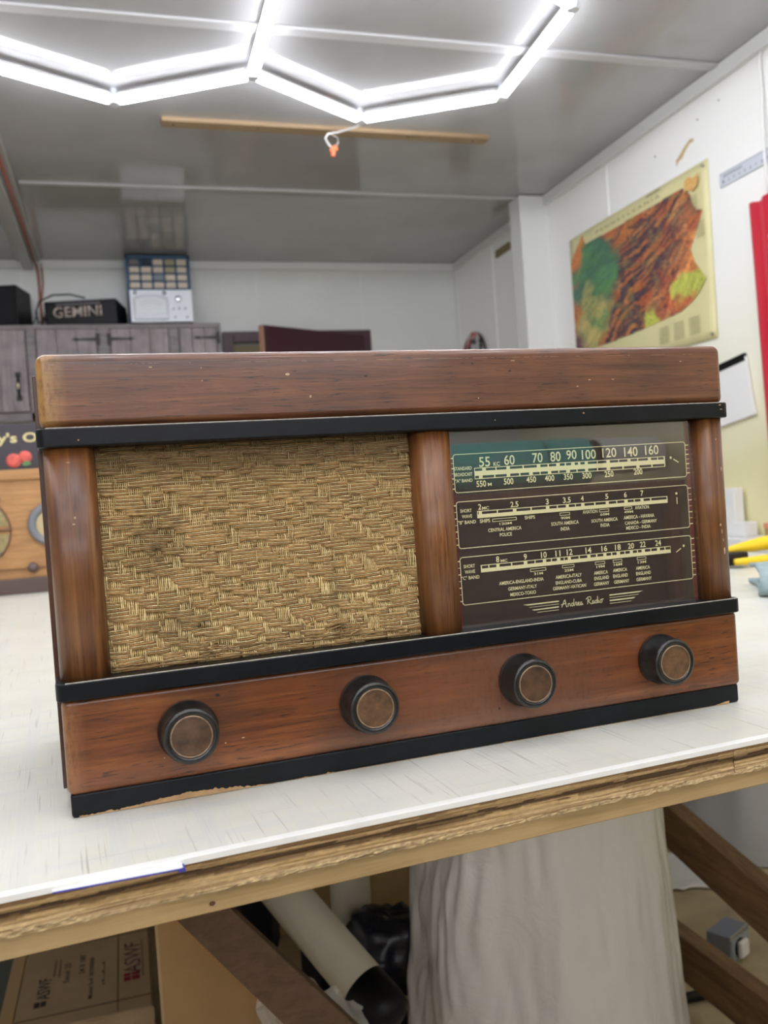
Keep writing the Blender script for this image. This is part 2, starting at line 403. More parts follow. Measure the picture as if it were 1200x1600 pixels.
def cab_door(x0, x1, z0, z1, hinge, handle):
    n = 3; wd = (x1-x0-.006)/n; m_ = MB()
    for i in range(n): m_.box(x0+.003+i*wd+.0015, x0+.003+(i+1)*wd-.0015, CABF-.016, CABF+.001, z0+.004, z1-.004)
    m_.box(x0+.005, x1-.005, CABF-.008, CABF+.002, z0+.006, z1-.006)
    d = m_.build('door', CAB, t, bevel=.002)
    for hz in (z1-.055, z0+.07):
        s = 1 if hinge == 'L' else -1; xb = x0-.004 if hinge == 'L' else x1+.004
        hm = MB().prism([(xb-s*.009, hz-.028), (xb+s*.009, hz-.028), (xb+s*.011, hz-.008), (xb+s*.09, hz-.004), (xb+s*.10, hz-.009), (xb+s*.125, hz), (xb+s*.10, hz+.009), (xb+s*.09, hz+.004), (xb+s*.011, hz+.008), (xb+s*.009, hz+.028), (xb-s*.009, hz+.028)], CABF-.021, CABF-.015)
        hm.build('strap_hinge', IRON, d, fixn=True)
    if handle is not None:
        hx_, hz = handle
        hm = MB().tube([(hx_, CABF-.016, hz-.05), (hx_, CABF-.034, hz-.03), (hx_, CABF-.04, hz), (hx_, CABF-.034, hz+.03), (hx_, CABF-.016, hz+.05)], [.006, .006, .009, .006, .006], 8)
        for q in (-.057, .057): hm.box(hx_-.013, hx_+.013, CABF-.020, CABF-.014, hz+q-.012, hz+q+.012)
        hm.build('handle', IRON, d, smooth=False)
        MB().lathe([(.004, -.014), (.0075, 0), (.004, .014)], 12, M=Matrix.Translation((hx_, CABF-.044, hz))).build('grip', plain('ivory', '#d8cba8', .4), d, smooth=True)
cab_door(-.71, -.335, 1.60, 2.0, 'L', (-.381, 1.724))
cab_door(-.292, -.008, 1.60, 2.0, 'R', None)
cab_door(.052, .338, 1.60, 2.0, 'L', None)
cab_door(.385, .575, 1.60, 2.0, 'R', None)
cab_door(-1.10, -.76, 1.60, 2.0, 'R', None)
cab_door(-1.55, -1.12, 1.60, 2.0, 'L', None)
# things on the cabinet
CT = 2.0225
t = empty('black_amplifier', (-.079, 4.005, CT), -.22, 'black case with worn silver capital letters on top of the cabinet', 'amplifier')
am = MB().prism([(-.172, 0), (.178, 0), (.178, .128), (-.172, .128)], 0, .012)
MB().box(-.172, .178, 0, .24, 0.004, .128).build('case', BLACKP, t, bevel=.004)
tm = MB(); Mx = plane_M((0, -.0012, .072), (1, 0, 0), (0, 0, 1))
text_mesh(tm, 'GEMINI', Mx @ Matrix.Translation((-.012, 0, 0)), .235, .052, bold=.012)
tm.build('lettering', plain('worn_silver', '#a29489', .45, var=.75, vscale=28), t)
MB().box(-.115, .10, -.0012, .0, .105, .115).build('name_strip', plain('dull_strip', '#57535a', .5), t)
am = MB().box(-.16, .165, 0.02, .2, 0, .004); am.build('feet', BLACKP, t)
cbm = MB().tube([(-.05, CABF+.04, CT+.137), (-.12, CABF+.02, CT+.150), (-.2, CABF+.0, CT+.142), (-.262, CABF+.0, CT+.11), (-.280, CABF, CT+.06), (-.272, CABF+.01, CT+.008), (-.25, CABF+.03, CT+.02), (-.245, CABF+.06, CT+.05)], .0045, 8)
cbm.tube([(-.275, CABF+.05, CT+.07), (-.30, CABF+.1, CT+.03), (-.335, CABF+.12, CT+.0035), (-.30, CABF+.2, CT+.0035)], .003, 6)
tag(cbm.build('power_cable', BLACKP, smooth=True), 'black cable looped over the left end of the black case', 'cable')
t = empty('bench_meter', (.312, CABF+.02, CT), 0, 'white panel test meter with a wide dial and small knobs', 'meter')
MB().box(-.148, .155, .006, .12, .008, .165).build('case', BLACKP, t, bevel=.003)
MB().box(-.150, .155, -.004, .006, .010, .172).build('front_panel', plain('white_enamel', '#dfe2ea', .35), t, bevel=.003)
fp = [(-.132, .022), (.032, .022), (.036, .035), (.036, .128), (.02, .140), (-.02, .147), (-.08, .147), (-.12, .140), (-.136, .128), (-.136, .035)]
MB().prism(fp, -.016, -.003).build('meter_housing', plain('clear_grey', '#c3c8d0', .2), t, bevel=.003, fixn=True)
ip = [(-.122, .048), (.022, .048), (.024, .12), (-.02, .135), (-.08, .135), (-.124, .12)]
mf = MB().prism(ip, -.0175, -.016).build('meter_face', plain('pale_face', '#d3dade', .3), t, fixn=True)
ar = MB()
for rr in (.062, .075): ar.tube([(-.05+rr*math.cos(a), -.0180, .045+rr*math.sin(a)) for a in [PI*.22+i*PI*.56/14 for i in range(15)]], .0008, 4)
ar.build('scale_lines', GREYP, mf)
for x, z, r in ((-.122, .158, .010), (.018, .156, .010), (.086, .125, .017)):
    MB().lathe([(r, -.004), (r*.95, -.014), (r*.6, -.016)], 20, 'y', M=Matrix.Translation((x, 0, z))).build('knob', STEEL if r > .012 else GREYP, t, smooth=True)
for x, z in ((.06, .075), (.088, .078), (.118, .078), (.066, .034), (.125, .034)):
    MB().lathe([(.006, -.004), (.005, -.011)], 10, 'y', M=Matrix.Translation((x, 0, z))).build('switch', GREYP, t)
MB().box(-.14, .14, .02, .11, 0, .008).build('feet', BLACKP, t)
# blue drawer organizer against the wall
BLUE = plain('blue_steel', '#2c5478', .4)
t = empty('drawer_organizer', (.318, BW-.155, CT), 0, 'blue small-parts organizer with rows of pale drawers behind the white meter', 'organizer')
ow, oh = .325, .385
ob = MB().box(-ow/2, -ow/2+.012, 0, .15, 0, oh).box(ow/2-.012, ow/2, 0, .15, 0, oh).box(-ow/2, ow/2, 0, .15, oh-.014, oh).box(-ow/2, ow/2, 0, .15, 0, .012).box(-ow/2, ow/2, .14, .15, 0, oh)
cw = (ow-.024)/5; rows = 9; rh = (oh-.026)/rows
for i in range(1, 5): ob.box(-ow/2+.012+i*cw-.004, -ow/2+.012+i*cw+.004, .002, .14, .012, oh-.014)
for j in range(1, rows): ob.box(-ow/2+.012, ow/2-.012, .002, .14, .012+j*rh-.003, .012+j*rh+.003)
ob.build('frame', BLUE, t)
DR = [plain('drawer_ivory', '#cfc2b0', .5), plain('drawer_olive', '#a29a7c', .5), plain('drawer_blue', '#0d1e38', .5), plain('drawer_grey', '#7e8890', .5), plain('drawer_dim', '#6e6a70', .5)]
for j in range(rows):
    for i in range(5):
        x = -ow/2+.012+i*cw; z = .012+j*rh; k = 0; jj = rows-1-j
        if jj == 0: k = (4, 2, 0, 1, 0)[i]
        if jj == 1 and i == 3: k = 1
        if jj == 2 and i == 2: k = 3
        d = MB().box(x+.006, x+cw-.006, -.003, .12, z+.005, z+rh-.006).build('drawer', DR[k], t)
        MB().box(x+cw/2-.008, x+cw/2+.008, -.007, -.003, z+.008, z+.013).build('pull', DR[k], d)
t = empty('black_speaker', (-.50, CABF+.06, CT), -.25, 'plain black box cut by the left edge on top of the cabinet', 'speaker')
MB().box(-.14, .14, 0, .2, 0, .20).build('case', BLACKP, t, bevel=.003)
MB().box(-.125, .125, -.006, 0, .015, .185).build('front_grille', plain('black_cloth', '#16161a', .9), t, bevel=.002)

# ---- right wall: map, ruler, red channel, whiteboard, paper scrap, disc, wire, shelf
def map_col(y, z):
    # y along the wall (2.90 far-left .. 1.96 near-right), z height
    u0 = (2.902-y)/.94; v0 = (z-1.63)/.52      # 0 left 1 right, 0 bottom 1 top
    u = u0+.07*nz(u0*7, v0*5, 11)+.035*nz(u0*22, v0*16, 12); v = v0+.09*nz(u0*6, v0*6, 13)+.045*nz(u0*20, v0*18, 14)
    n = nz(u*5, v*5, 1)*.6 + nz(u*13, v*13, 2)*.5
    a = .75+.25*nz(u0*2, v0*2, 20); s = u0*math.cos(a)+v0*math.sin(a); tt = -u0*math.sin(a)+v0*math.cos(a)
    ridge = nz(s*4+n*.4, tt*30 + n*2.2, 5) + .6*nz(s*9, tt*62+n, 8)
    fine = nz(u0*70, v0*60, 3)+.6*nz(u0*140, v0*120, 33)
    orange = (.62, .22, .07); brown = (.30, .13, .075); dark = (.045, .035, .055); green = (.11, .26, .10); teal = (.06, .14, .12); yel = (.60, .46, .17); lime = (.50, .52, .10); red = (.42, .09, .05); olive = (.22, .22, .09)
    c = mixc(orange, red, .35+n*1.4)
    c = mixc(c, (.72, .38, .14), max(0, nz(u*9, v*9, 30))*1.2)
    d_ = (u*.85-v*.42)
    rm = max(0, 1-abs(d_-.22)/.36)
    c = mixc(c, mixc(brown, dark, .45+ridge*2.6), min(1, rm*1.7) * min(1, .62+ridge*1.2))
    c = mixc(c, olive, rm*max(0, nz(u*16, v*16, 40))*1.4)
    if abs(ridge) < .045*(1+rm*2): c = mixc(c, dark, .75)
    g = 1-math.hypot((u-.19)/.24, (v-.62)/.34)
    if g > 0: c = mixc(c, mixc(green, teal, .45+fine*1.3+n), min(1, g*3.5+fine*.4))
    y_ = 1-math.hypot((u-.15)/.17, (v-.24)/.34)
    if y_ > 0: c = mixc(c, mixc(yel, green, .30+fine*1.6+n*1.4), min(1, y_*3))
    if u > .06 and .05 < v < .5 and u < .45: c = mixc(c, yel, .5*max(0, nz(tt*16, s*3, 50)))
    p = 1-math.hypot((u-.03)/.09, (v-.05)/.20)
    if p > 0: c = mixc(c, (.14, .07, .08), min(1, p*2))
    l = 1-math.hypot((u-.88)/.13, (v-.25)/.10)
    if l > 0: c = mixc(c, mixc(lime, olive, fine*.8), min(1, l*3))
    l = 1-math.hypot((u-.60)/.05, (v-.10)/.13)
    if l > 0: c = mixc(c, lime, min(1, l*2.4))
    o = 1-math.hypot((u-.03)/.09, (v-.90)/.18)
    if o > 0: c = mixc(c, orange, min(1, o*3))
    k = 1.0+fine*.45+ridge*.35
    return tuple(max(.004, min(.9, x*k)) for x in c)
MAPP = [(2.905, 2.045), (2.872, 2.081), (2.789, 2.14), (2.767, 2.096), (2.556, 2.093), (2.3, 2.096), (2.097, 2.1), (2.059, 2.062), (2.046, 2.024), (2.027, 2.001), (1.996, 1.991), (2.016, 1.954), (2.047, 1.91), (2.072, 1.877), (2.052, 1.825), (2.017, 1.782), (1.994, 1.755), (2.026, 1.724), (2.074, 1.695), (2.148, 1.672), (2.285, 1.664), (2.386, 1.659), (2.494, 1.654), (2.7, 1.650), (2.905, 1.650)]
def inside(x, y, P):
    r = False; j = len(P)-1
    for i in range(len(P)):
        if (P[i][1] > y) != (P[j][1] > y) and x < (P[j][0]-P[i][0])*(y-P[i][1])/(P[j][1]-P[i][1])+P[i][0]: r = not r
        j = i
    return r
t = empty('relief_map', (RW, 0, 0), 0, 'large colourful relief map of a state on the white right wall', 'map')
PAPER = plain('map_paper', '#d6cf9c', .45, var=.04, vscale=8)
m_ = MB(); NY, NZ_ = 24, 16
def sheet(u, v):
    y = 2.91-u*.953; z = 1.545+v*.607+.0
    return (-.006-.004*math.sin(u*5)*v, y, z)
m_.grid(sheet, NY, NZ_)
m_.build('paper', PAPER, t, smooth=True, solid=.0012)
m_ = MB(); N = 250; st = .94/N; M2 = 146; sz = .52/M2
idx = {}; vs = []; fs = []; cs = []
def gv(i, j):
    if (i, j) not in idx:
        y = 2.908-i*st*1.0; z = 1.64+j*sz
        c = map_col(y, z); h = .004+.003*abs(nz(y*30, z*30, 4))
        u = (2.91-y)/.953; v = (z-1.545)/.607
        idx[(i, j)] = len(vs); vs.append((-.0075-.004*math.sin(u*5)*v-h*.4, y, z)); cs.append(c)
    return idx[(i, j)]
for i in range(N):
    for j in range(M2):
        if inside(2.908-(i+.5)*st, 1.64+(j+.5)*sz, MAPP): fs.append((gv(i, j), gv(i, j+1), gv(i+1, j+1), gv(i+1, j)))
m_.add(vs, fs, 0, cs)
m_.build('state_relief', attrmat('map_ink', .45), t, smooth=True)
# inset and captions
m_ = MB()
m_.grid(lambda u, v: (-.0125, 2.085-u*.075-.01*v, 2.075+v*.042+.006*math.sin(u*7)), 14, 8, cf=lambda u, v: mixc((.6, .3, .08), (.75, .5, .2), .5+nz(u*9, v*9)*1.2))
m_.build('inset_map', attrmat('inset_ink', .5), t)
INK = plain('map_lettering', '#8a8360', .6)
tm = MB()
Mw = lambda y, z: plane_M((-.0125, y, z), (0, -1, 0), (0, 0, 1))
text_mesh(tm, 'P E N N S Y L V A N I A', Mw(2.45, 2.118), .45, .012, bold=.01)
for k in range(7): tm.box(-.0126, -.0125, 2.30-k*.013, 2.309-k*.013, 2.137, 2.143)
for y, z, n in ((2.035, 2.0, 9), (2.005, 1.90, 7)):
    for k in range(n): tm.box(-.0126, -.0125, y-.022, y+.022, z+.05-k*.008, z+.052-k*.008)
for y in (2.25, 2.16, 2.07):
    for k in range(8): tm.box(-.0126, -.0125, y-.03, y+.03, 1.635-k*.008, 1.637-k*.008)
tm.build('captions', INK, t)
for q, (y, z) in enumerate(((1.975, 2.135), (1.975, 1.56))):
    MB().lathe([(.005, -.016), (.005, -.008)], 10, 'x', M=Matrix.Translation((0, y, z))).build('pin', STEEL, t)
# ruler
t = empty('metal_ruler', (RW, 0, 0), 0, 'pale metal ruler mounted level on the wall above the red channel', 'ruler')
MB().box(-.006, -.001, 1.50, 1.900, 2.030, 2.075).build('blade', plain('ruler_metal', '#c6cad4', .4), t, bevel=.0008)
tm = MB()
for k in range(9): text_mesh(tm, str(k+1), plane_M((-.0066, 1.88-k*.026, 2.044), (0, -1, 0), (0, 0, 1)), .006, .009)
for k in range(40): tm.box(-.0066, -.0064, 1.893-k*.0065, 1.894-k*.0065, 2.068, 2.074)
text_mesh(tm, 'JOHNSON', plane_M((-.0066, 1.835, 2.060), (0, -1, 0), (0, 0, 1)), .09, .008, bold=.02)
tm.build('markings', BLACKP, t)
# red channel
t = empty('red_channel', (RW, 0, 0), 0, 'tall bright red metal channel hanging at the right edge of the picture', 'channel')
m_ = MB().prism([(-.004, 1.772), (-.03, 1.766), (-.034, 1.75), (-.012, 1.742), (-.012, 1.738), (-.034, 1.700), (-.034, 1.62), (-.001, 1.615), (-.001, 1.772)], .95, 1.925, ax='xy')
m_.build('channel', RED, t, fixn=True)
t.rotation_euler = (-.03, 0, 0); t.location = (RW, -.084, .052)
tm = MB()
for k in range(7): tm.box(-.0347, -.0343, 1.672+.002*(k%2), 1.684+.003*(k%3), 1.75+k*.009, 1.755+k*.009)
tm.build('lettering', plain('faded_pink', '#e8a0a8', .5), t)
# whiteboard, tilted
t = empty('whiteboard', (RW-.003, 1.90, 1.36), 0, 'tilted white board with a black top strip low on the right wall', 'whiteboard')
Mt = Matrix.Rotation(-.14, 4, 'X')
MB().box(-.010, 0, -.095, .22, -.11, .085, 0, Mt).build('board', WHITEP, t, bevel=.002)
MB().box(-.012, -.0, -.090, .22, .072, .097, 0, Mt).build('top_strip', BLACKP, t, bevel=.001)
m_ = MB().prism([(2.128, 2.188), (2.120, 2.200), (2.095, 2.205), (2.085, 2.215), (2.072, 2.225), (2.052, 2.238), (2.030, 2.238), (2.026, 2.246), (2.045, 2.252), (2.060, 2.246), (2.085, 2.234), (2.098, 2.226), (2.118, 2.214), (2.13, 2.21)], RW-.0018, RW-.0002, ax='yz')
tag(m_.build('torn_paper', plain('tan_paper', '#c3a878', .7), fixn=True), 'torn scrap of tan paper stuck above the map', 'paper')
tag(MB().box(RW-.012, RW-.001, 3.51, 3.68, 2.288, 2.326).build('wooden_block', plain('olive_wood', '#7e7250', .6), bevel=.002), 'small olive-brown strip high on the wall behind the post', 'strip')
m_ = MB().tube([(RW-.010, 1.666, 2.366), (RW-.010, 1.674, 2.362), (RW-.010, 1.680, 2.34), (RW-.008, 1.677, 2.25), (RW-.012, 1.679, 2.14), (RW-.012, 1.677, 2.02), (RW-.012, 1.672, 1.93)], .0045, 8)
tag(m_.build('wall_wire', WHITEP, smooth=True), 'thin white wire hanging down past the end of the ruler', 'wire')
# painted disc near the back corner
t = empty('round_plaque', (RW-.004, 4.05, 1.80), 0, 'round black and red painted disc on the wall near the back corner', 'plaque')
def pc(u, v):
    a = u*2*PI; x = v*math.cos(a); y = v*math.sin(a)
    n = nz(x*3, y*3, 9)
    c = (.012, .013, .018)
    if n > .12: c = (.5, .5, .5)
    if v > .62 and (x > .1 or y > .75) and nz(x*4, y*4, 2) > -.05: c = (.45, .05, .04)
    if v > .7 and nz(x*5, y*5, 6) > .25: c = (.6, .5, .4)
    return c
m_ = MB(); m_.grid(lambda u, v: (-.012-.01*(1-v*v), .17*v*math.cos(u*2*PI), .17*v*math.sin(u*2*PI)), 40, 14, cf=pc)
m_.build('face', attrmat('plaque_paint', .5), t, smooth=True)
MB().lathe([(.17, -.012), (.17, 0)], 40, 'x').build('rim', BLACKP, t)
# white bench shelf by the right wall
t = empty('wall_shelf', (0, 0, 0), 0, 'long white ledge against the right wall beyond the table', 'shelf')
MB().box(1.89, RW-.004, .9, 2.35, .834, .872).build('ledge', WHITEP, t, bevel=.003)
MB().box(2.005, RW-.004, .95, 2.30, .0, .834).build('apron', plain('cream_paint', '#d9cfa0', .5), t)
tag(MB().box(RW-.05, RW-.012, 1.868, 2.06, .8725, 1.03).build('foam_board', WHITEP, bevel=.004), 'upright white panel standing on the white ledge', 'panel')
tag(MB().box(RW-.07, RW-.02, 1.800, 1.864, .8725, .918).build('white_block', WHITEP, bevel=.003), 'low white block beside the upright white panel', 'block')
t = empty('small_carton', (RW-.05, 1.625, .8725), 0, 'small tan and red carton on the ledge at the right edge', 'carton')
MB().box(-.03, .03, -.05, .072, 0, .045).build('box', CARD, t)
MB().box(-.032, .032, -.052, .074, .03, .046).build('lid', plain('salmon', '#d98a70', .5), t)
m_ = MB()
for y, z in ((1.885, 2.315), (2.0, 2.3), (2.25, 2.27)): m_.lathe([(.002, -.004), (.002, .0)], 8, 'x', M=Matrix.Translation((RW, y, z)))
struct(m_.build('trim_21', IRON))
m_ = MB()
for x, z in ((.66, 2.26), (.79, 2.26), (1.03, 2.18), (1.19, 2.18), (1.35, 2.26), (1.43, 2.26), (.58, 2.22)): m_.lathe([(.006, -.003), (.007, .0)], 10, 'y', M=Matrix.Translation((x, BW, z)))
struct(m_.build('trim_22', TRIMW))

# ------------------------------------------------------------------ work table
TT = 0.90
tab = empty('work_table', (0.0042, -0.0991, 0), 0.0706, 'large plywood work table topped with a white plastic sheet, under the wooden radio', 'table')
def top_mat():
    m, nt, b = newmat('white_sheet'); v = coords(nt, (1, 1, 1))
    base = ramp(nt, noi(nt, v, 9, 4), [(.3, lin('#c9c8ba')), (.7, lin('#d4d3c8'))])
    # faint squares of the mat below
    sx = node(nt, 'ShaderNodeSeparateXYZ'); nt.links.new(v, sx.inputs[0])
    def lines(o, pitch, w_):
        f = math_(nt, 'FRACT', math_(nt, 'DIVIDE', o, pitch)); f = math_(nt, 'ABSOLUTE', math_(nt, 'SUBTRACT', f, .5))
        return math_(nt, 'LESS_THAN', f, w_)
    wob = math_(nt, 'MULTIPLY', math_(nt, 'SUBTRACT', noi(nt, v, 6, 2), .5), .01)
    l1 = lines(math_(nt, 'ADD', sx.outputs[0], wob), .052, .10); l2 = lines(math_(nt, 'ADD', sx.outputs[1], wob), .052, .10)
    l = math_(nt, 'MAXIMUM', l1, l2)
    nn = ramp(nt, noi(nt, coords(nt, (1, 1, 1), loc=(4, 1, 0)), 3, 3), [(.35, (0, 0, 0, 1)), (.65, (1, 1, 1, 1))])
    col = mix(nt, math_(nt, 'MULTIPLY', math_(nt, 'MULTIPLY', l, nn), .35), base, lin('#bfc3c6'))
    # scratches
    s1 = noi(nt, coords(nt, (420, 9, 1), rot=(0, 0, .12)), 1, 3, .6)
    s2 = noi(nt, coords(nt, (7, 380, 1), rot=(0, 0, .06)), 1, 3, .6)
    f1 = ramp(nt, s1, [(.60, (0, 0, 0, 1)), (.70, (1, 1, 1, 1))]); f2 = ramp(nt, s2, [(.64, (0, 0, 0, 1)), (.72, (1, 1, 1, 1))])
    patch = ramp(nt, noi(nt, coords(nt, (1, 1, 1), loc=(9, 1, 0)), 7, 2), [(.42, (0, 0, 0, 1)), (.6, (1, 1, 1, 1))])
    f = math_(nt, 'MULTIPLY', math_(nt, 'MAXIMUM', f1, math_(nt, 'MULTIPLY', f2, .5)), math_(nt, 'MULTIPLY', patch, .65))
    col = mix(nt, f, col, lin('#959186'))
    nt.links.new(col, b.inputs['Base Color'])
    b.inputs['Roughness'].default_value = .32; b.inputs['Specular IOR Level'].default_value = .5
    h = math_(nt, 'ADD', noi(nt, coords(nt, (14, 60, 1)), 1, 2), math_(nt, 'MULTIPLY', s1, .3))
    bump(nt, b, h, .25, .002)
    return m
TOPM = top_mat()
X0, X1, YD = -.95, 1.49, 2.42
MB().box(X0, X1, .0, YD, TT-.0012, TT).build('top_sheet', TOPM, tab)
MB().box(X0, X1, -.0012, .0055, TT-.003, TT+.0006).build('edge_strip', plain('white_edge_tape', '#e4e4df', .4, var=.05, vscale=40), tab, bevel=.0003)
# layered plywood edge
LAY = [(-.0, '#9c835c'), (-.0025, '#85694a'), (-.0045, '#b3976a'), (-.0063, '#947a55'), (-.0080, '#4c3a28'), (-.0098, '#7a6242'), (-.0118, '#ac8f62'), (-.0140, '#c0a578'), (-.0160, '#a08660'), (-.0180, '#b39c74'), (-.0205, '#8d7a5c')]
def ply(x0, x1, seed, name, dz=0):
    rows = 26; nx = int((x1-x0)/.0017); m_ = MB()
    vs = []; cs = []
    for j in range(rows+1):
        zz = -.0205*j/rows
        for i in range(nx+1):
            x = x0+(x1-x0)*i/nx
            wv = .0009*nz(x*9, j*.35, seed)+.0005*nz(x*40, j*.5, seed+1)
            zl = zz+wv*2.0
            k = 0
            while k < len(LAY)-1 and LAY[k+1][0] > zl: k += 1
            c = lin(LAY[k][1])[:3]
            st = nz(x*22, zz*2600, seed+3)
            c = mixc(c, (.08, .045, .02), max(0, st*.9-.12)); c = tuple(q*(1+.35*nz(x*260, zz*1400, seed)) for q in c)
            d = .0006*nz(x*30, j*1.7, seed+5)+.0011*nz(x*5, j*.45, seed+6)
            if k in (4, 5): d -= .0010+.0009*nz(x*15, 0, seed+7)
            if k >= 9: d += .0009+.0016*nz(x*150, j, seed+8); c = tuple(q*(1+.8*nz(x*420, zz*900, seed+9)) for q in c)
            vs.append((x, .0012-d, TT-.0012+zz+dz+(.0007*nz(x*60, 0, seed) if j == rows else 0))); cs.append(c)
    fs = [(j*(nx+1)+i+1, j*(nx+1)+i, (j+1)*(nx+1)+i, (j+1)*(nx+1)+i+1) for j in range(rows) for i in range(nx)]
    m_.add(vs, fs, 0, cs)
    dk = (.25, .17, .09); z1, z0 = TT-.0013+dz, TT-.0217+dz
    m_.add([(x0, .003, z0), (x1, .003, z0), (x1, YD, z0), (x0, YD, z0), (x0, .003, z1), (x1, .003, z1), (x1, YD, z1), (x0, YD, z1)],
           [(3, 2, 1, 0), (4, 5, 6, 7), (1, 2, 6, 5), (2, 3, 7, 6), (3, 0, 4, 7), (0, 1, 5, 4)], 0, [dk]*8)
    return m_.build(name, attrmat('ply_edge'+str(seed), .75, 900, .3, .2), tab)
ply(X0, .437, 11, 'plywood'); ply(.4375, X1, 31, 'plywood', -.0004)
ap = MB().box(X0+.01, X1-.01, .0035, .042, TT-.0345, TT-.0218)
o = ap.build('front_rail', PINE, tab, bevel=.001)
kn = plain('pine_knot', '#54371f', .7)
m_ = MB()
for x, z, rx, rz in ((.0715, TT-.0292, .0018, .0013),): m_.add([(x+rx*math.cos(a), .0032, z+rz*math.sin(a)) for a in [i*PI/8 for i in range(16)]], [tuple(range(16))])
m_.build('knot', kn, tab)
# frame under the table
for y in (1.02, 1.50, 2.00): MB().box(X0+.05, X1-.05, y, y+.038, TT-.09, TT-.0222).build('cross_rail', PINED, tab, bevel=.001)
for x, y in ((X0+.02, .06), (X1-.12, .10), (X0+.02, YD-.12), (X1-.12, YD-.12)): MB().box(x, x+.089, y, y+.089, 0, TT-.0355 if y < .2 else TT-.0222).build('leg', PINED, tab, bevel=.002)
MB().box(X0+.02, X1-.03, YD-.042, YD-.003, TT-.11, TT-.0222).build('rear_rail', PINED, tab, bevel=.001)

def beam(p0, p1, th, w_, name, mat, parent=None, side=(1, 0, 0)):
    """2x4 between two points: th along 'side', w_ downwards from the top-near edge"""
    p0, p1 = Vector(p0), Vector(p1); d = (p1-p0).normalized(); s = Vector(side); s = (s - d*s.dot(d)).normalized(); n = d.cross(s)
    if n.z < 0: n = -n
    M = Matrix((d, s, n)).transposed().to_4x4(); M.translation = p0
    b = MB().box(0, (p1-p0).length, 0, th, -w_, 0, 0, M)
    return b.build(name, mat, parent, bevel=.0015, fixn=True)
# trestle of two-by-fours standing under the right half of the table
tr = empty('sawhorse_frame', (0, 0, 0), 0, 'frame of two parallel brown two-by-four rails under the right end of the table', 'frame')
PT = wood('trestle_pine', '#60472e', '#7d6040', '#937350', (80, 5, 60), .25, rough=.7, coat=0, blotch=.15)
beam((1.07, 1.30, .478), (1.07, .30, .271), .038, .09, 'upper_rail', PT, tr)
beam((1.07, 1.45, .149), (1.07, .18, .149), .038, .092, 'lower_rail', PT, tr)
m_ = MB().box(1.109, 1.147, 1.25, 1.339, 0, .80); m_.build('post', PT, tr, bevel=.0015)
m_ = MB().box(1.109, 1.147, .22, .309, 0, .80); m_.build('post', PT, tr, bevel=.0015)
# diagonal brace on the left
br = empty('diagonal_brace', (0, 0, 0), 0, 'dark brown sloping board in front of the tan cardboard under the table', 'board')
beam((-.137, .893, .80), (.661, .192, .05), .02, .060, 'board', wood('brace_pine', '#4d3823', '#624a32', '#6e5540', (5, 60, 60), .15, rough=.7, coat=0, blotch=.1), br, side=(0, 1, 0))

# ------------------------------------------------------------------ the wooden radio
RAD = empty('wooden_radio', (0, 0, TT), 0.0418570, 'large old wooden radio with cloth grille, lettered dial and four round knobs', 'radio')
W, D, H = .52, .225, .2939
ZB, Z2B, Z2T, Z1B, Z1T = .0146, .0752, .0868, .2345, .2466
# top panel with rounded edges
XL, XR = -.0024, .5210
MB().box(XL, XR, 0, D, Z1T-.0008, H).build('top_panel', WTOP, RAD, bevel=.0062, seg=5)
MB().box(XL, XR, 0, D, ZB, Z2B+.0006).build('lower_panel', WLOW, RAD, bevel=.0045, seg=4)
sd = MB().box(XL+.0005, .014, .018, D-.006, Z2B, Z1T).box(W-.014, XR-.0005, .018, D-.006, Z2B, Z1T)
sd.build('side_panel', WPIL, RAD, bevel=.001)
VEN = wood('edge_veneer', '#2d150b', '#43220f', '#5a3018', (60, 60, 5), .3)
MB().box(-.0055, XL+.0004, .026, D, .013, .2835).build('side_veneer', VEN, RAD, bevel=.0006)
MB().box(XR-.0004, XR+.0012, .05, D, .013, .2835).build('side_veneer', VEN, RAD, bevel=.0006)
MB().box(.012, W-.012, D-.012, D-.006, Z2B, Z1T).build('back_board', CARDD, RAD)
MB().box(-.0010, XR-.0015, .002, D-.004, 0, ZB+.0008).build('base_molding', BLACK, RAD, bevel=.0022)
def band(z0, z1, name):
    r = .0065; a, b, f = -.0050, .5220, -.0046
    pts = [(a+r-r*math.cos(q), f+r-r*math.sin(q)) for q in [i*PI/16 for i in range(9)]] + [(b-r+r*math.sin(q), f+r-r*math.cos(q)) for q in [i*PI/16 for i in range(9)]] + [(b, .030), (a, .030)]
    MB().prism(pts, z0, z1, ax='xy').build(name, BLACK, RAD, bevel=.0012, seg=3, fixn=True)
band(Z2B, Z2T, 'lower_band'); band(Z1B, Z1T, 'upper_band')
# light edge lines on the bands, a highlight put into the colour
EDGE_HL = plain('edge_highlight', '#a8a396', .45, var=.3, vscale=300)
# pillars
def pillar(x0, x1, nm):
    pts = []; n = 20; cx = (x0+x1)/2; a = (x1-x0)/2
    for i in range(n+1):
        th = PI*i/n; c, s = math.cos(th), math.sin(th); e = 2/2.9
        pts.append((cx - a*math.copysign(abs(c)**e, c), .0145 - .0155*abs(s)**e))
    pts = pts + [(x1, .05), (x0, .05)]
    MB().prism(pts, Z2T-.001, Z1B+.001, ax='xy').build(nm, WPIL, RAD, smooth=False, fixn=True)
pillar(XL+.0003, .0295, 'pillar'); pillar(.2478, .2782, 'pillar'); pillar(.4940, .5206, 'pillar')
for o in [q for q in RAD.children if q.name.startswith('pillar')]:
    o.data.polygons.foreach_set('use_smooth', [len(p.vertices) == 4 for p in o.data.polygons]); 
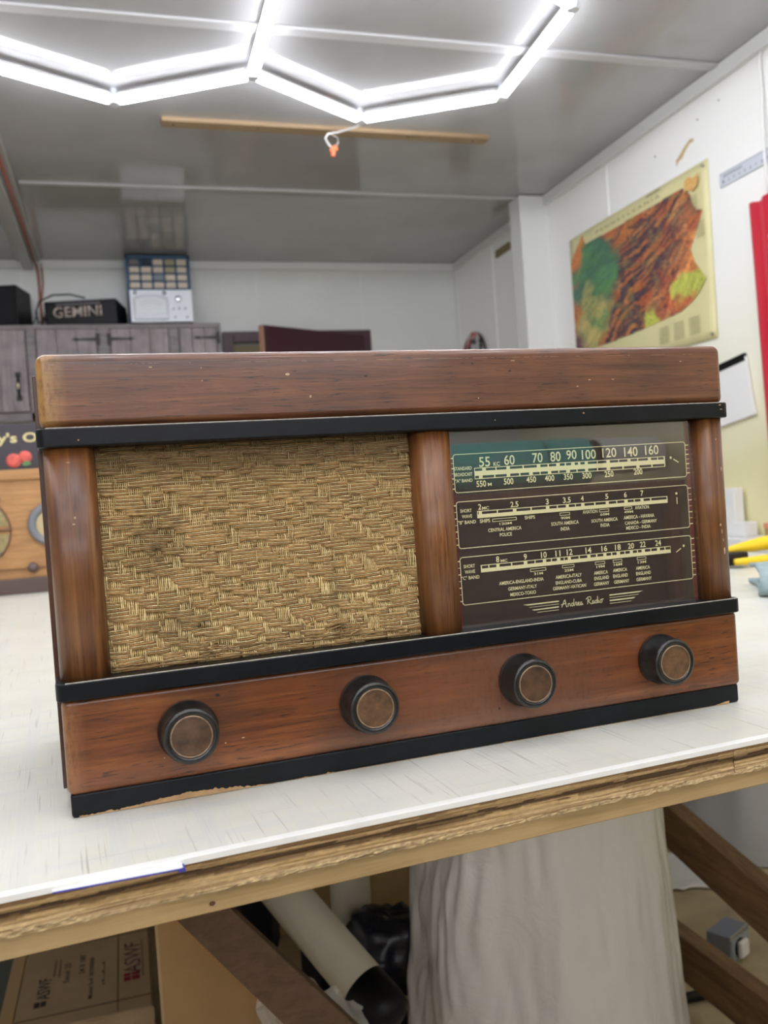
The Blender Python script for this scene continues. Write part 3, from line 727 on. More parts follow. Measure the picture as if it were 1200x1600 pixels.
# chips: bare wood on the base, flakes and scratches
BARE = plain('bare_wood', '#ad8b62', .75, var=.2, vscale=150)
def chip_strip(xs, f, y=.0019):
    m_ = MB()
    top = [(x, max(.0006, f(x))) for x in xs]; bot = [(x, .0004) for x in xs]
    n = len(xs); vs = [(x, y, z) for x, z in bot]+[(x, y, z) for x, z in top]
    m_.add(vs, [(i, i+1, n+i+1, n+i) for i in range(n-1)])
    m_.build('bare_patch', BARE, RAD)
chip_strip([.0035+i*.0008 for i in range(160)], lambda x: .0013+.0009*nz(x*160)+.0030*math.exp(-((x-.074)/.032)**2)*min(1, max(.25, (x-.012)/.03)) + .0011*nz(x*420, 3)+.0005*nz(x*1300, 3)-max(0, (x-.10)*.03))
chip_strip([.14+i*.001 for i in range(140)], lambda x: .0005+.0014*max(0, nz(x*110, 5))+.0006*nz(x*500, 4))
chip_strip([.30+i*.001 for i in range(210)], lambda x: .0004+.0013*max(0, nz(x*90, 8))+.0004*nz(x*500, 9)+(.0016*max(0, (x-.492)/.012) if x > .48 else 0))
def flake(mb, x, z, rx, rz, y, seed):
    n = 9; mb.add([(x+rx*math.cos(2*PI*i/n)*(1+.5*nz(seed, i)), y, z+rz*math.sin(2*PI*i/n)*(1+.5*nz(i, seed))) for i in range(n)], [tuple(range(n))[::-1]])
fl = MB()
for i, (x, z, rx, rz) in enumerate(((.158, .2775, .0016, .0009), (.173, .262, .0008, .0010), (.0675, .284, .0012, .0004), (.33, .284, .002, .0003), (.10, .2745, .0004, .0004), (.10, .283, .0005, .0003), (.395, .2682, .0011, .0004), (.416, .2682, .0012, .0004), (.384, .2635, .0009, .0004), (.48, .281, .0013, .0003), (.3, .257, .0006, .0004))): flake(fl, x, z, rx, rz, -.00022, i)
for i, (x, z, rx, rz) in enumerate(((.098, .0335, .0006, .0005), (.11, .0352, .001, .0004), (.058, .030, .0004, .0004), (.06, .053, .0004, .0004))): flake(fl, x, z, rx, rz, -.00022, i+20)
for i, (x, z, rx, rz) in enumerate(((.0128, .225, .0013, .0003), (.0145, .190, .0007, .0009), (.0135, .186, .0010, .0006))): flake(fl, x, z, rx, rz, -.00122, i+30)
for i, (x, z, rx, rz) in enumerate(((.509, .217, .0006, .0007), (.5125, .193, .0004, .0018), (.5085, .1475, .0007, .0012), (.5095, .142, .0006, .0018), (.5105, .135, .0004, .0016), (.511, .126, .0008, .0030))): flake(fl, x, z, rx, rz, -.0012, i+40)
for i, (x, z, rx, rz) in enumerate(((.385, .2425, .0009, .0006), (.512, .2445, .0012, .0005), (.513, .241, .0013, .0004), (.31, .240, .0005, .0004), (.02, .2385, .0006, .0005))): flake(fl, x, z, rx, rz, -.0048, i+50)
rs = random.Random(5); x = .006
while x < .51:
    L_ = rs.uniform(.002, .022) if rs.random() < .5 else rs.uniform(.0006, .004); h_ = rs.uniform(.00005, .00016); fl.box(x, x+L_, -.00022, -.0001, .28645, .28645+h_); x += L_+(rs.uniform(.0004, .004) if rs.random() < .6 else rs.uniform(.006, .03))
fl.build('scratches', plain('scratch', '#b39878', .6, var=.3, vscale=200), RAD)
dk_ = MB()
for i, (x, z, rx, rz) in enumerate(((.163, .2795, .0016, .0003), (.214, .2752, .0014, .0007), (.297, .2825, .0011, .0007), (.289, .2828, .002, .0003), (.327, .2765, .0013, .0008), (.30, .027, .0008, .001), (.31, .06, .0012, .0008), (.095, .066, .0016, .0012))): flake(dk_, x, z, rx, rz, -.0002, i+60)
dk_.build('dark_marks', plain('dark_mark', '#2c1710', .5), RAD)
# thin painted highlight along the top edge of the bands
m_ = MB()
for z, y in ((Z1T-.0003, -.0036), (Z2T-.0003, -.0036)):
    m_.box(.001, W-.002, y-.0006, y+.0004, z-.0002, z+.0006)
m_.build('band_highlight', EDGE_HL, RAD, bevel=.0003)

# ---- grille cloth: real yarns
GX0, GX1, GZ0, GZ1, GY = .0290, .2490, .0866, .2348, .0150
pal_c = (.42, .25, .09); pal_d = (.19, .10, .035); pal_l = (1.0, .82, .46); pal_v = (.60, .42, .17)
NS = 168; sp = (GX1-GX0)/NS; NR = 64; rp = (GZ1-GZ0)/NR
holes = [(.1015, .0955, .010, .004), (.186, .0975, .012, .0042), (.090, .109, .008, .003)]
def holef(x, z):
    return max([max(0, 1-math.hypot((x-a)/rx, (z-b)/rz)) for a, b, rx, rz in holes])
def stainf(x, z):
    s = max(0, 1-math.hypot((x-.063)/.024, (z-.17)/.030))*.95+max(0, 1-math.hypot((x-.075)/.03, (z-.115)/.022))*.7
    s += max(0, 1-abs(x-.185)/.006)*max(0, min(1, (.17-z)/.05))*.5 + max(0, 1-abs(x-.150)/.012)*max(0, (.24-z)/.15)*.12
    return s*(.6+nz(x*160, z*160)*.8)
under = {}
for r in range(NR+1):
    base = [(3, 15), (11, 26), (18, 7), (7, 22), (0, 12)][(r//2) % 5]
    off = int((r//2)*7+6*nz((r//2)*1.7, 5))
    for s in range(NS+1):
        per = 21 + int(6*nz(s//26+.3, r//6+.5, 3)); q = (s+off+int(4*nz(s*.04, (r//2)*.8))) % max(14, per)
        under[(r, s)] = 1 if q < 8+int(5*nz(r*.5+.3, s//24+.4, 9)) else 0
def wavez(x, r): 
    z = GZ0+(r+.5)*rp
    bot = max(0, (.125-z)/.04)
    return .0009*nz(x*28, r*.35, 3)+.0014*bot*nz(x*55, r*.5, 7)+.0009*math.sin(x*95+r*.25)*.5
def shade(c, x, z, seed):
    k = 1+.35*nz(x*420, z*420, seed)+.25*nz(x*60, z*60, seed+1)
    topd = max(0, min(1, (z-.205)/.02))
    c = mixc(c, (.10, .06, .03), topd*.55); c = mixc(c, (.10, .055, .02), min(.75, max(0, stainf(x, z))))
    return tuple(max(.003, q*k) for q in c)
cord = MB(); thin = MB(); vert = MB()
for r in range(NR+1):
    z0 = GZ0+(r+.35)*rp
    if z0 > GZ1-.0003: continue
    pts = []; cs = []; pt2 = []; c2 = []; rad = []
    for s in range(NS+1):
        x = GX0+s*sp; u = (under[(r, s)]+under[(r, max(0, s-1))]+under[(r, min(NS, s+1))])/3
        z = z0+wavez(x, r); h = holef(x, z)
        y = GY-.0009+u*.0024+h*.0016
        z += h*.002*nz(x*300, r*2.1)
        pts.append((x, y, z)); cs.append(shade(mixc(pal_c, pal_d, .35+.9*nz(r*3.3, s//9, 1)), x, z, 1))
        rad.append(.00064*(1+.28*math.sin(s*1.9)+.35*nz(r*5, s*.1))*(1.25 if z > .212 else 1))
        z3 = z0+rp*.5+wavez(x, r+.5)
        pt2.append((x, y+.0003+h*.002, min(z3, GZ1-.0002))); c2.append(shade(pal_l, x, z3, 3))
    cord.tube(pts, rad, 6, cs=cs)
    thin.tube(pt2, .00033, 4, cs=c2)
for s in range(NS+1):
    x = GX0+(s+.5)*sp
    if x > GX1: continue
    pts = []; cs = []; ra = []
    for q in range(NR*2+1):
        r = min(NR, q//2); z = GZ0+q*rp/2; u = under[(r, s)]
        up_ = 1 if (u and under[(min(NR, (q+1)//2), s)]) else 0
        h = holef(x, z)
        y = GY+.0008-.0019*up_+h*.004
        xx = x+.0003*nz(s*3.1, q*.2)
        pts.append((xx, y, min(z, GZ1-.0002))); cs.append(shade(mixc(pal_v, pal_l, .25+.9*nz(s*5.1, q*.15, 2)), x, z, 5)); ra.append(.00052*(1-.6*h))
    vert.tube(pts, ra, 4, cs=cs, flat=.6)
YM = attrmat('yarn', .72, 2500, .35, .35)
gc = cord.build('grille_cloth', YM, RAD, smooth=True)
thin.build('bright_thread', YM, gc, smooth=True); vert.build('warp_thread', YM, gc, smooth=True)
MB().box(GX0-.002, GX1+.002, GY+.0030, GY+.006, GZ0-.002, GZ1+.001).build('grille_backing', plain('burlap_backing', '#4a3a20', .9), RAD)
# frayed ends
fr = MB(); rr_ = random.Random(3)
for k in range(26):
    a = holes[k % 2]; x = a[0]+rr_.uniform(-.02, .02); z = a[1]+rr_.uniform(-.006, .006); ang = rr_.uniform(-.5, .5)+(PI if rr_.random() < .5 else 0)
    p = []; L = rr_.uniform(.004, .012); cu = rr_.uniform(-2.2, 2.2)
    for i in range(9):
        t_ = i/8; p.append((x, GY-.0018-.0012*math.sin(PI*t_), max(GZ0+.0006, z))); x += math.cos(ang+cu*t_)*L/8; z += math.sin(ang+cu*t_)*L/8*.7
    fr.tube(p, .00022 if k % 3 else .0005, 5, cs=[shade((.30, .19, .08), x, z, 2)]*9)
for k in range(4):
    z = GZ0+.0018+.0021*k; x0 = (.03, .03, .16, .1)[k]; x1 = (.248, .10, .248, .2)[k]; n = 60
    fr.tube([(x0+(x1-x0)*i/n, GY-.0016-.0003*math.sin(i), z+.0008*nz(i*.25, k)) for i in range(n+1)], [.0007+.0002*math.sin(i*1.3) for i in range(n+1)], 6, cs=[shade((.27, .17, .07), x0+(x1-x0)*i/n, z, 2) for i in range(n+1)])
fr.build('loose_thread', YM, RAD, smooth=True)

# ---- dial
DY = .0135
dp = MB().box(.2805, .4935, DY+.0012, DY+.005, Z2T-.001, Z1B+.001)
dpo = dp.build('dial_plate', plain('dial_brown', '#43342d', .5, var=.15, vscale=25), RAD)
MB().box(.4905, .4942, DY+.0006, DY+.0011, Z2T, Z1B).box(.2778, .2822, DY+.0006, DY+.0011, Z2T, Z1B).build('side_strip', plain('maroon_strip', '#6e2426', .5), dpo)
pr = MB()
def q4(x0, z0, x1, z1, y=DY): pr.add([(x0, y, z0), (x1, y, z0), (x1, y, z1), (x0, y, z1)], [(0, 1, 2, 3)])
def quad(a, b, c, d, y=DY): pr.add([(p[0], y, p[1]) for p in (a, b, c, d)], [(0, 1, 2, 3)])
def outline(x0, z0, x1, z1, r, t, y=DY):
    o_, i_ = [], []
    for cx, cz, a0 in ((x1-r, z1-r, 0), (x0+r, z1-r, PI/2), (x0+r, z0+r, PI), (x1-r, z0+r, 1.5*PI)):
        for k in range(6):
            a = a0+k*PI/10; o_.append((cx+r*math.cos(a), cz+r*math.sin(a))); i_.append((cx+(r-t)*math.cos(a), cz+(r-t)*math.sin(a)))
    n = len(o_)
    pr.add([(p[0], y, p[1]) for p in o_+i_], [(i, n+i, n+(i+1) % n, (i+1) % n) for i in range(n)])
for z0, z1 in ((.1882, .2173), (.1464, .1819), (.1041, .1403)):
    outline(.2821, z0, .4903, z1, .0024, .0006)
    for k in range(7):
        zz = z1-.003-(z1-z0-.0062)*k/6; tk = .0009 if k % 2 == 0 else .00045
        q4(.2795, zz-tk/2, .2823, zz+tk/2); q4(.4900, zz-tk/2, .4933, zz+tk/2)
CELL = MB()
def bar(z0, z1, rowsets):
    q4(.2990, z0, .4698, z1)
    for cells, a, b in rowsets:
        for c0, c1 in cells: CELL.add([(c0, DY-.00008, a), (c1, DY-.00008, a), (c1, DY-.00008, b), (c0, DY-.00008, b)], [(0, 1, 2, 3)])
DIAL_TEXT = [('55', 0.308, 0.2104, 0.0091, 0.0075), ('KC', 0.318, 0.2083, 0.0054, 0.0031), ('60', 0.3289, 0.2107, 0.009, 0.0076), ('70', 0.3531, 0.2111, 0.0089, 0.0076), ('80', 0.3689, 0.2112, 0.0091, 0.0077), ('90', 0.3832, 0.2119, 0.0091, 0.0074), ('100', 0.3988, 0.2114, 0.0128, 0.0075), ('120', 0.4176, 0.2118, 0.013, 0.0076), ('140', 0.4377, 0.2115, 0.0127, 0.0077), ('160', 0.4576, 0.212, 0.0129, 0.0077), ('550', 0.3041, 0.1941, 0.008, 0.0048), ('M', 0.3111, 0.1932, 0.0032, 0.0024), ('500', 0.3271, 0.1945, 0.0082, 0.0049), ('450', 0.3465, 0.1947, 0.0083, 0.0047), ('400', 0.3625, 0.1948, 0.0084, 0.0047), ('350', 0.3791, 0.1949, 0.0083, 0.0047), ('300', 0.3958, 0.1949, 0.0084, 0.0048), ('250', 0.4161, 0.1949, 0.0083, 0.0049), ('200', 0.4433, 0.1952, 0.0082, 0.0049), ('STANDARD', 0.2899, 0.2064, 0.0146, 0.0026), ('BROADCAST', 0.2898, 0.2019, 0.0152, 0.0026), ('"A" BAND', 0.29, 0.1973, 0.0142, 0.0026), ('2', 0.3015, 0.1768, 0.0026, 0.0043), ('MC', 0.3063, 0.1756, 0.0058, 0.0024), ('2.5', 0.3307, 0.1767, 0.0068, 0.0044), ('3', 0.3591, 0.1768, 0.0026, 0.0045), ('3.5', 0.3764, 0.1769, 0.0069, 0.0045), ('4', 0.3903, 0.1772, 0.0026, 0.0042), ('5', 0.4127, 0.1773, 0.0028, 0.0043), ('6', 0.43, 0.1775, 0.0027, 0.0043), ('7', 0.4457, 0.1777, 0.0028, 0.0044), ('SHORT', 0.29, 0.1747, 0.0094, 0.0026), ('WAVE', 0.2906, 0.1704, 0.0084, 0.0027), ('"B" BAND', 0.2903, 0.1661, 0.0147, 0.0027), ('SHIPS', 0.3051, 0.166, 0.0085, 0.0029), ('120M', 0.3222, 0.1627, 0.0103, 0.0019), ('CENTRAL AMERICA', 0.3213, 0.1585, 0.0282, 0.0027), ('POLICE', 0.3218, 0.1544, 0.0103, 0.0027), ('SHIPS', 0.3432, 0.1658, 0.0089, 0.0027), ('90M', 0.3741, 0.1631, 0.008, 0.002), ('SOUTH AMERICA', 0.3735, 0.1591, 0.0245, 0.0028), ('INDIA', 0.3734, 0.1547, 0.008, 0.0028), ('AVIATION', 0.3966, 0.1663, 0.0134, 0.0028), ('60M', 0.4097, 0.1633, 0.0083, 0.002), ('SOUTH AMERICA', 0.4094, 0.1588, 0.0242, 0.0027), ('INDIA', 0.4095, 0.1548, 0.0083, 0.0028), ('49M', 0.432, 0.1636, 0.0085, 0.002), ('AVIATION', 0.4448, 0.1664, 0.0134, 0.0028), ('AMERICA - HAVANA', 0.4416, 0.1592, 0.0291, 0.0029), ('CANADA - GERMANY', 0.4431, 0.1547, 0.0304, 0.0028), ('MEXICO - INDIA', 0.4404, 0.1507, 0.0231, 0.0028), ('8', 0.3135, 0.1361, 0.0027, 0.0046), ('MC', 0.3188, 0.1347, 0.0057, 0.0022), ('9', 0.337, 0.1359, 0.0027, 0.0046), ('10', 0.3531, 0.136, 0.005, 0.0047), ('11', 0.3655, 0.136, 0.0045, 0.0047), ('12', 0.3759, 0.1362, 0.0052, 0.0048), ('14', 0.3928, 0.1361, 0.0053, 0.0046), ('16', 0.4074, 0.1363, 0.0053, 0.0045), ('18', 0.4199, 0.1362, 0.0054, 0.0046), ('20', 0.4322, 0.1362, 0.0057, 0.0046), ('22', 0.4434, 0.1365, 0.0054, 0.0046), ('24', 0.4581, 0.1364, 0.0056, 0.0047), ('SHORT', 0.2897, 0.1331, 0.0094, 0.0027), ('WAVE', 0.2899, 0.1289, 0.0084, 0.0026), ('"C" BAND', 0.2901, 0.1245, 0.0147, 0.0027), ('31M', 0.3474, 0.1221, 0.0078, 0.002), ('AMERICA-ENGLAND-INDIA', 0.3325, 0.1176, 0.0383, 0.0027), ('GERMANY-ITALY', 0.333, 0.1127, 0.0247, 0.0027), ('MEXICO-TOKIO', 0.3332, 0.1082, 0.022, 0.0027), ('25M', 0.3743, 0.1221, 0.008, 0.002), ('AMERICA-ITALY', 0.3738, 0.1176, 0.0234, 0.0028), ('ENGLAND-CUBA', 0.3736, 0.1132, 0.0234, 0.0027), ('GERMANY-VATICAN', 0.3739, 0.109, 0.0296, 0.0027), ('19M', 0.4029, 0.1223, 0.0076, 0.002), ('16M', 0.419, 0.1225, 0.0077, 0.0021), ('13M', 0.4416, 0.1224, 0.0079, 0.0021), ('AMERICA', 0.4029, 0.1176, 0.0129, 0.0028), ('AMERICA', 0.4206, 0.118, 0.0131, 0.0028), ('AMERICA', 0.4422, 0.1178, 0.0134, 0.0028), ('ENGLAND', 0.4032, 0.1133, 0.0135, 0.0028), ('ENGLAND', 0.4207, 0.1134, 0.0137, 0.0028), ('ENGLAND', 0.4424, 0.1134, 0.014, 0.0028), ('GERMANY', 0.4029, 0.1088, 0.0141, 0.0028), ('GERMANY', 0.4215, 0.1087, 0.0143, 0.0028), ('GERMANY', 0.4426, 0.1087, 0.0146, 0.0028)]
A_UP = [(0.2996, 0.3056), (0.3087, 0.3167), (0.3176, 0.3259), (0.3289, 0.3397), (0.3408, 0.352), (0.3551, 0.3614), (0.3626, 0.369), (0.3723, 0.3766), (0.3777, 0.3823), (0.3855, 0.3885), (0.3906, 0.3945), (0.3974, 0.4056), (0.4064, 0.4144), (0.4175, 0.4252), (0.4261, 0.4339), (0.4369, 0.4431), (0.4441, 0.4533), (0.4563, 0.4622), (0.4631, 0.4685)]
A_LO = [(0.2994, 0.3025), (0.3056, 0.3152), (0.3162, 0.3258), (0.3288, 0.3363), (0.3375, 0.345), (0.3482, 0.3541), (0.355, 0.3613), (0.3643, 0.3704), (0.3714, 0.3775), (0.3809, 0.3867), (0.3877, 0.3944), (0.3973, 0.4053), (0.4063, 0.4142), (0.4175, 0.4288), (0.4301, 0.442), (0.445, 0.4562), (0.4575, 0.4688)]
B_UP = [(0.2995, 0.3003), (0.303, 0.3154), (0.3164, 0.329), (0.3321, 0.3441), (0.3453, 0.3575), (0.3606, 0.3672), (0.3681, 0.3751), (0.3779, 0.3834), (0.3841, 0.3889), (0.3919, 0.4006), (0.4019, 0.4113), (0.4142, 0.421), (0.422, 0.4286), (0.4318, 0.4375), (0.4385, 0.4438), (0.4468, 0.453), (0.4541, 0.4689)]
C_UP = [(0.3, 0.3053), (0.3062, 0.312), (0.3147, 0.3244), (0.3255, 0.3353), (0.3384, 0.3446), (0.3455, 0.3518), (0.3548, 0.359), (0.3599, 0.3642), (0.3673, 0.3703), (0.371, 0.3738), (0.3766, 0.3836), (0.3846, 0.3914), (0.3944, 0.3993), (0.4006, 0.406), (0.4089, 0.4132), (0.4143, 0.4184), (0.4216, 0.4256), (0.4265, 0.4307), (0.4337, 0.4374), (0.4384, 0.4418), (0.445, 0.4502), (0.4512, 0.4566), (0.4594, 0.4638), (0.4649, 0.4694)]
BOXES = [(0.3112, 0.3318, 0.1658), (0.3693, 0.3784, 0.1662), (0.4049, 0.414, 0.1663), (0.428, 0.4355, 0.1666), (0.3404, 0.3543, 0.1251), (0.3684, 0.3793, 0.1253), (0.3981, 0.4072, 0.1252), (0.4145, 0.4231, 0.1253), (0.437, 0.4458, 0.1254)]


bar(.1977, .2063, ((A_UP, .2038, .2057), (A_LO, .1983, .2002)))
bar(.1683, .1738, ((B_UP, .1712, .1732),))
bar(.1274, .1330, ((C_UP, .1303, .1324),))
for x0, x1, z in BOXES: outline(x0, z-.0012, x1, z+.0012, .0003, .00045)
MT = lambda x, z: plane_M((x, DY, z), (1, 0, 0), (0, 0, 1))
for s, x, z, w_, h_ in DIAL_TEXT: text_mesh(pr, s, MT(x, z), w_, h_, bold=.012 if h_ > .006 else .02)
def dot(x, z, r): pr.add([(x+r*math.cos(a), DY, z+r*math.sin(a)) for a in [i*PI/6 for i in range(12)]], [tuple(range(12))])
def line(a, b, t):
    d = Vector((b[0]-a[0], b[1]-a[1])); n = Vector((-d.y, d.x)).normalized()*t/2
    pr.add([(a[0]-n.x, DY, a[1]-n.y), (b[0]-n.x, DY, b[1]-n.y), (b[0]+n.x, DY, b[1]+n.y), (a[0]+n.x, DY, a[1]+n.y)], [(0, 1, 2, 3)])
dot(.4754, .2048, .0011); line((.4779, .2035), (.4828, .2006), .0009)
dot(.4788, .1753, .0011); line((.4790, .1723), (.4790, .1667), .0009)
dot(.4827, .1320, .0011); line((.4799, .1302), (.4751, .1274), .0009)
quad((.3325, .0994), (.3365, .0984), (.3636, .0984), (.3636, .0994)); quad((.3369, .0969), (.3385, .0966), (.3635, .0966), (.3635, .0970))
quad((.3397, .0948), (.3415, .0940), (.3633, .0940), (.3633, .0951)); quad((.3440, .0925), (.3450, .0921), (.3631, .0921), (.3631, .0925))
quad((.4093, .0984), (.4372, .0984), (.4408, .0994), (.4093, .0994)); quad((.4093, .0966), (.4360, .0966), (.4369, .0970), (.4093, .0970))
quad((.4093, .0940), (.4316, .0940), (.4336, .0951), (.4093, .0951)); quad((.4093, .0921), (.4289, .0921), (.4297, .0925), (.4093, .0925))
# script signature: strokes in a unit box per letter
STR = [[(0, .35), (.35, .42), (.8, .55)], [(.1, 0), (.45, .75), (.62, 1), (.72, .5), (.8, 0), (.95, .1)],                     # A
       [(1.05, .45), (1.08, 0), (1.1, .3), (1.25, .45), (1.35, .3), (1.36, .05), (1.5, .1)],                                 # n
       [(1.85, .35), (1.65, .45), (1.55, .2), (1.68, 0), (1.85, .2), (1.98, 1.0), (1.9, .1), (2.05, .1)],                       # d
       [(2.1, .1), (2.2, .5), (2.35, .42), (2.3, .05), (2.5, .1)],                                                             # r
       [(2.5, .15), (2.72, .35), (2.62, .48), (2.5, .2), (2.65, 0), (2.85, .12)],                                            # e
       [(3.15, .4), (2.95, .42), (2.88, .15), (3.0, 0), (3.15, .3), (3.15, .05), (3.35, .1)],                                # a
       [(3.95, 0), (4.1, .9)], [(3.75, .7), (4.1, 1), (4.5, .95), (4.45, .6), (4.1, .5), (4.5, 0), (4.65, .1)],             # R
       [(4.95, .4), (4.75, .42), (4.7, .15), (4.82, 0), (4.96, .3), (4.97, .05), (5.1, .1)],                                 # a
       [(5.4, .35), (5.2, .45), (5.12, .2), (5.25, 0), (5.4, .2), (5.55, 1), (5.47, .1), (5.6, .1)],                         # d
       [(5.65, .45), (5.68, .05), (5.8, .1)], [(5.72, .68), (5.74, .72)],                                                       # i
       [(6.1, .45), (5.9, .35), (5.92, .05), (6.1, .02), (6.2, .3), (6.08, .45), (6.45, .5)]]                              # o
for st_ in STR:
    # smooth the stroke
    P_ = []; n = len(st_)
    for i in range(n-1):
        p0, p1, p2, p3 = (Vector(st_[max(0, i-1)]), Vector(st_[i]), Vector(st_[i+1]), Vector(st_[min(n-1, i+2)]))
        for k in range(6):
            t_ = k/6; P_.append(.5*((2*p1)+(p2-p0)*t_+(2*p0-5*p1+4*p2-p3)*t_*t_+(3*p1-p0-3*p2+p3)*t_**3))
    P_.append(Vector(st_[-1]))
    for a, b in zip(P_[:-1], P_[1:]): line((.3652+a.x*.0060, .0938+a.y*.0056), (.3652+b.x*.0060, .0938+b.y*.0056), .00062)
pr.build('dial_lettering', PRINT, dpo)
CELL.build('scale_cells', plain('cell_dark', '#41332d', .5), dpo)
# glass
m, nt, b = newmat('dial_glass')
out = nt.nodes['Material Output']; nt.nodes.remove(b)
gl = node(nt, 'ShaderNodeBsdfGlossy'); gl.inputs['Roughness'].default_value = .015
tp = node(nt, 'ShaderNodeBsdfTransparent'); fr_ = node(nt, 'ShaderNodeFresnel'); ge = node(nt, 'ShaderNodeNewGeometry'); nt.links.new(math_(nt, 'ADD', math_(nt, 'MULTIPLY', ge.outputs['Backfacing'], 1/1.95-1.95), 1.95), fr_.inputs['IOR'])
mx = node(nt, 'ShaderNodeMixShader'); nt.links.new(fr_.outputs[0], mx.inputs[0]); nt.links.new(tp.outputs[0], mx.inputs[1]); nt.links.new(gl.outputs[0], mx.inputs[2]); nt.links.new(mx.outputs[0], out.inputs[0])
GLASS = m
MB().box(.2783, .4940, .0095, .0117, Z2T-.0003, Z1B+.0003).build('dial_glass', GLASS, RAD)
# ---- knobs
KB = plain('knob_black', '#161513', .34, var=.6, vscale=120, bmp=.1, bscale=500, coat=.4)
KW = plain('knob_wood', '#5a4028', .42, var=.45, vscale=170, bmp=.15, bscale=400, coat=.3)
KW2 = plain('knob_bronze', '#4f3826', .38, var=.5, vscale=130, coat=.4)
RING = plain('knob_ring', '#86715a', .35, metal=.4, var=.3, vscale=300)
HALO = plain('unfaded_finish', '#5b2b0c', .35, coat=.3)
for i, x in enumerate((.0742, .1974, .3203, .4419)):
    k = MB().lathe([(.0170, .0005), (.0196, -.0008), (.0196, -.0052), (.0183, -.0064), (.0180, -.0190), (.0176, -.0205), (.0168, -.0213), (.0140, -.0211), (.0133, -.0203)], 56, 'y', M=Matrix.Translation((x, 0, .0464)))
    ko = k.build('knob', KB, RAD, smooth=True, fixn=True)
    MB().lathe([(.0135, -.0195), (.0135, -.0214), (.0130, -.0218), (.0125, -.0214)], 56, 'y', M=Matrix.Translation((x, 0, .0464)), cap=False).build('ring', RING, ko, smooth=True, fixn=True)
    MB().lathe([(.0128, -.019), (.0128, -.0211), (.006, -.0214), (.0005, -.0214)], 48, 'y', M=Matrix.Translation((x, 0, .0464))).build('face_disc', (KW2, KW, KW2, KW)[i], ko, smooth=False, fixn=True)

# ------------------------------------------------------------------ things on the table
# second radio, behind on the left
OLD = wood('honey_wood', '#8a6238', '#a87a48', '#bb8d58', (5, 60, 70), .12, rough=.5, coat=.1, blotch=.1)
OLDD = plain('dark_base', '#54423d', .5)
o2 = empty('cathedral_radio', (-.136, 1.84, TT), 0, 'honey-coloured wooden radio with a round dial behind the left side of the big radio', 'radio')
MB().box(-.30, .26, 0, .24, .036, .318).build('cabinet', OLD, o2, bevel=.004)
MB().box(-.305, .265, -.010, .245, .292, .3185).build('top_edge', OLD, o2, bevel=.003)
MB().box(-.31, .27, -.014, .25, .0, .040).build('base', OLDD, o2, bevel=.003)
MB().box(-.295, .255, -.004, .002, .0625, .066).build('molding', plain('groove', '#7b5632', .5), o2)
MB().lathe([(.054, -.001), (.056, -.010), (.050, -.014), (.040, -.012), (.036, -.006)], 48, 'y', M=Matrix.Translation((.004, 0, .174)), cap=False).build('dial_ring', plain('pewter', '#707276', .45), o2, smooth=True, fixn=True)
MB().lathe([(.038, -.002), (.038, -.005), (.0005, -.005)], 40, 'y', M=Matrix.Translation((.004, 0, .174))).build('dial_face', plain('aged_paper', '#b3a27c', .6), o2, fixn=True)
for sx_ in (-1,):
    cx = -.175
    cl = MB()
    for r0, r1, a0, a1, zz in ((0, .079, .06, PI-.06, .172), (0, .079, PI+.06, 2*PI-.06, .160)):
        pts = [(cx+r1*math.cos(a0+(a1-a0)*i/24), zz+r1*1.02*math.sin(a0+(a1-a0)*i/24)) for i in range(25)]
        cl.prism(pts, -.0018, -.0002)
    cl.build('speaker_cloth', plain('old_cloth', '#93845c', .9, var=.25, vscale=90), o2, fixn=True)
    MB().tube([(cx-.084+i*.168/10, -.003, .166) for i in range(11)], .0035, 6).tube([(cx+.081*math.cos(a), -.002, .166+.085*math.sin(a)) for a in [i*2*PI/40 for i in range(41)]], .0022, 6).build('grille_bar', plain('brown_bar', '#6a4a33', .5), o2, smooth=True)
for x, z, r in ((-.047, .066, .012), (.055, .066, .012), (-.118, .106, .004), (-.118, .245, .005)):
    MB().lathe([(r, .0), (r*1.1, -.006), (r*.8, -.016), (r*.3, -.018)], 20, 'y', M=Matrix.Translation((x, 0, z))).build('knob', plain('mauve_knob', '#5d4c4c', .4), o2, smooth=True)
# black painted sign on top of it
sg = empty('painted_sign', (-.20, 1.90, TT+.3195), 0, 'black wooden sign with cream letters and two red apples on the honey-coloured radio', 'sign')
MB().box(-.30, .30, 0, .02, 0, .122).build('board', plain('sign_black', '#38343a', .6), sg, bevel=.002)
tm = MB(); text_mesh(tm, "y's Orchard", plane_M((.058, -.0012, .082), (1, 0, 0), (0, 0, 1)), .222, .034, bold=.03)
tm.build('lettering', plain('sign_cream', '#c9bd8a', .6), sg)
apm = MB()
for x, z, r in ((-.016, .026, .0185), (.012, .034, .0165)):
    apm.lathe([(r*.05, -.0035), (r*.7, -.003), (r, -.0005)], 20, 'y', M=Matrix.Translation((x, 0, z)))
apm.build('apples', plain('apple_red', '#c95a50', .6, var=.3, vscale=60), sg)
MB().prism([(.002, .014), (.012, .010), (.026, .014), (.022, .022), (.012, .024)], -.0045, -.0035).build('leaf', plain('leaf_green', '#5f8a58', .6), sg, fixn=True)
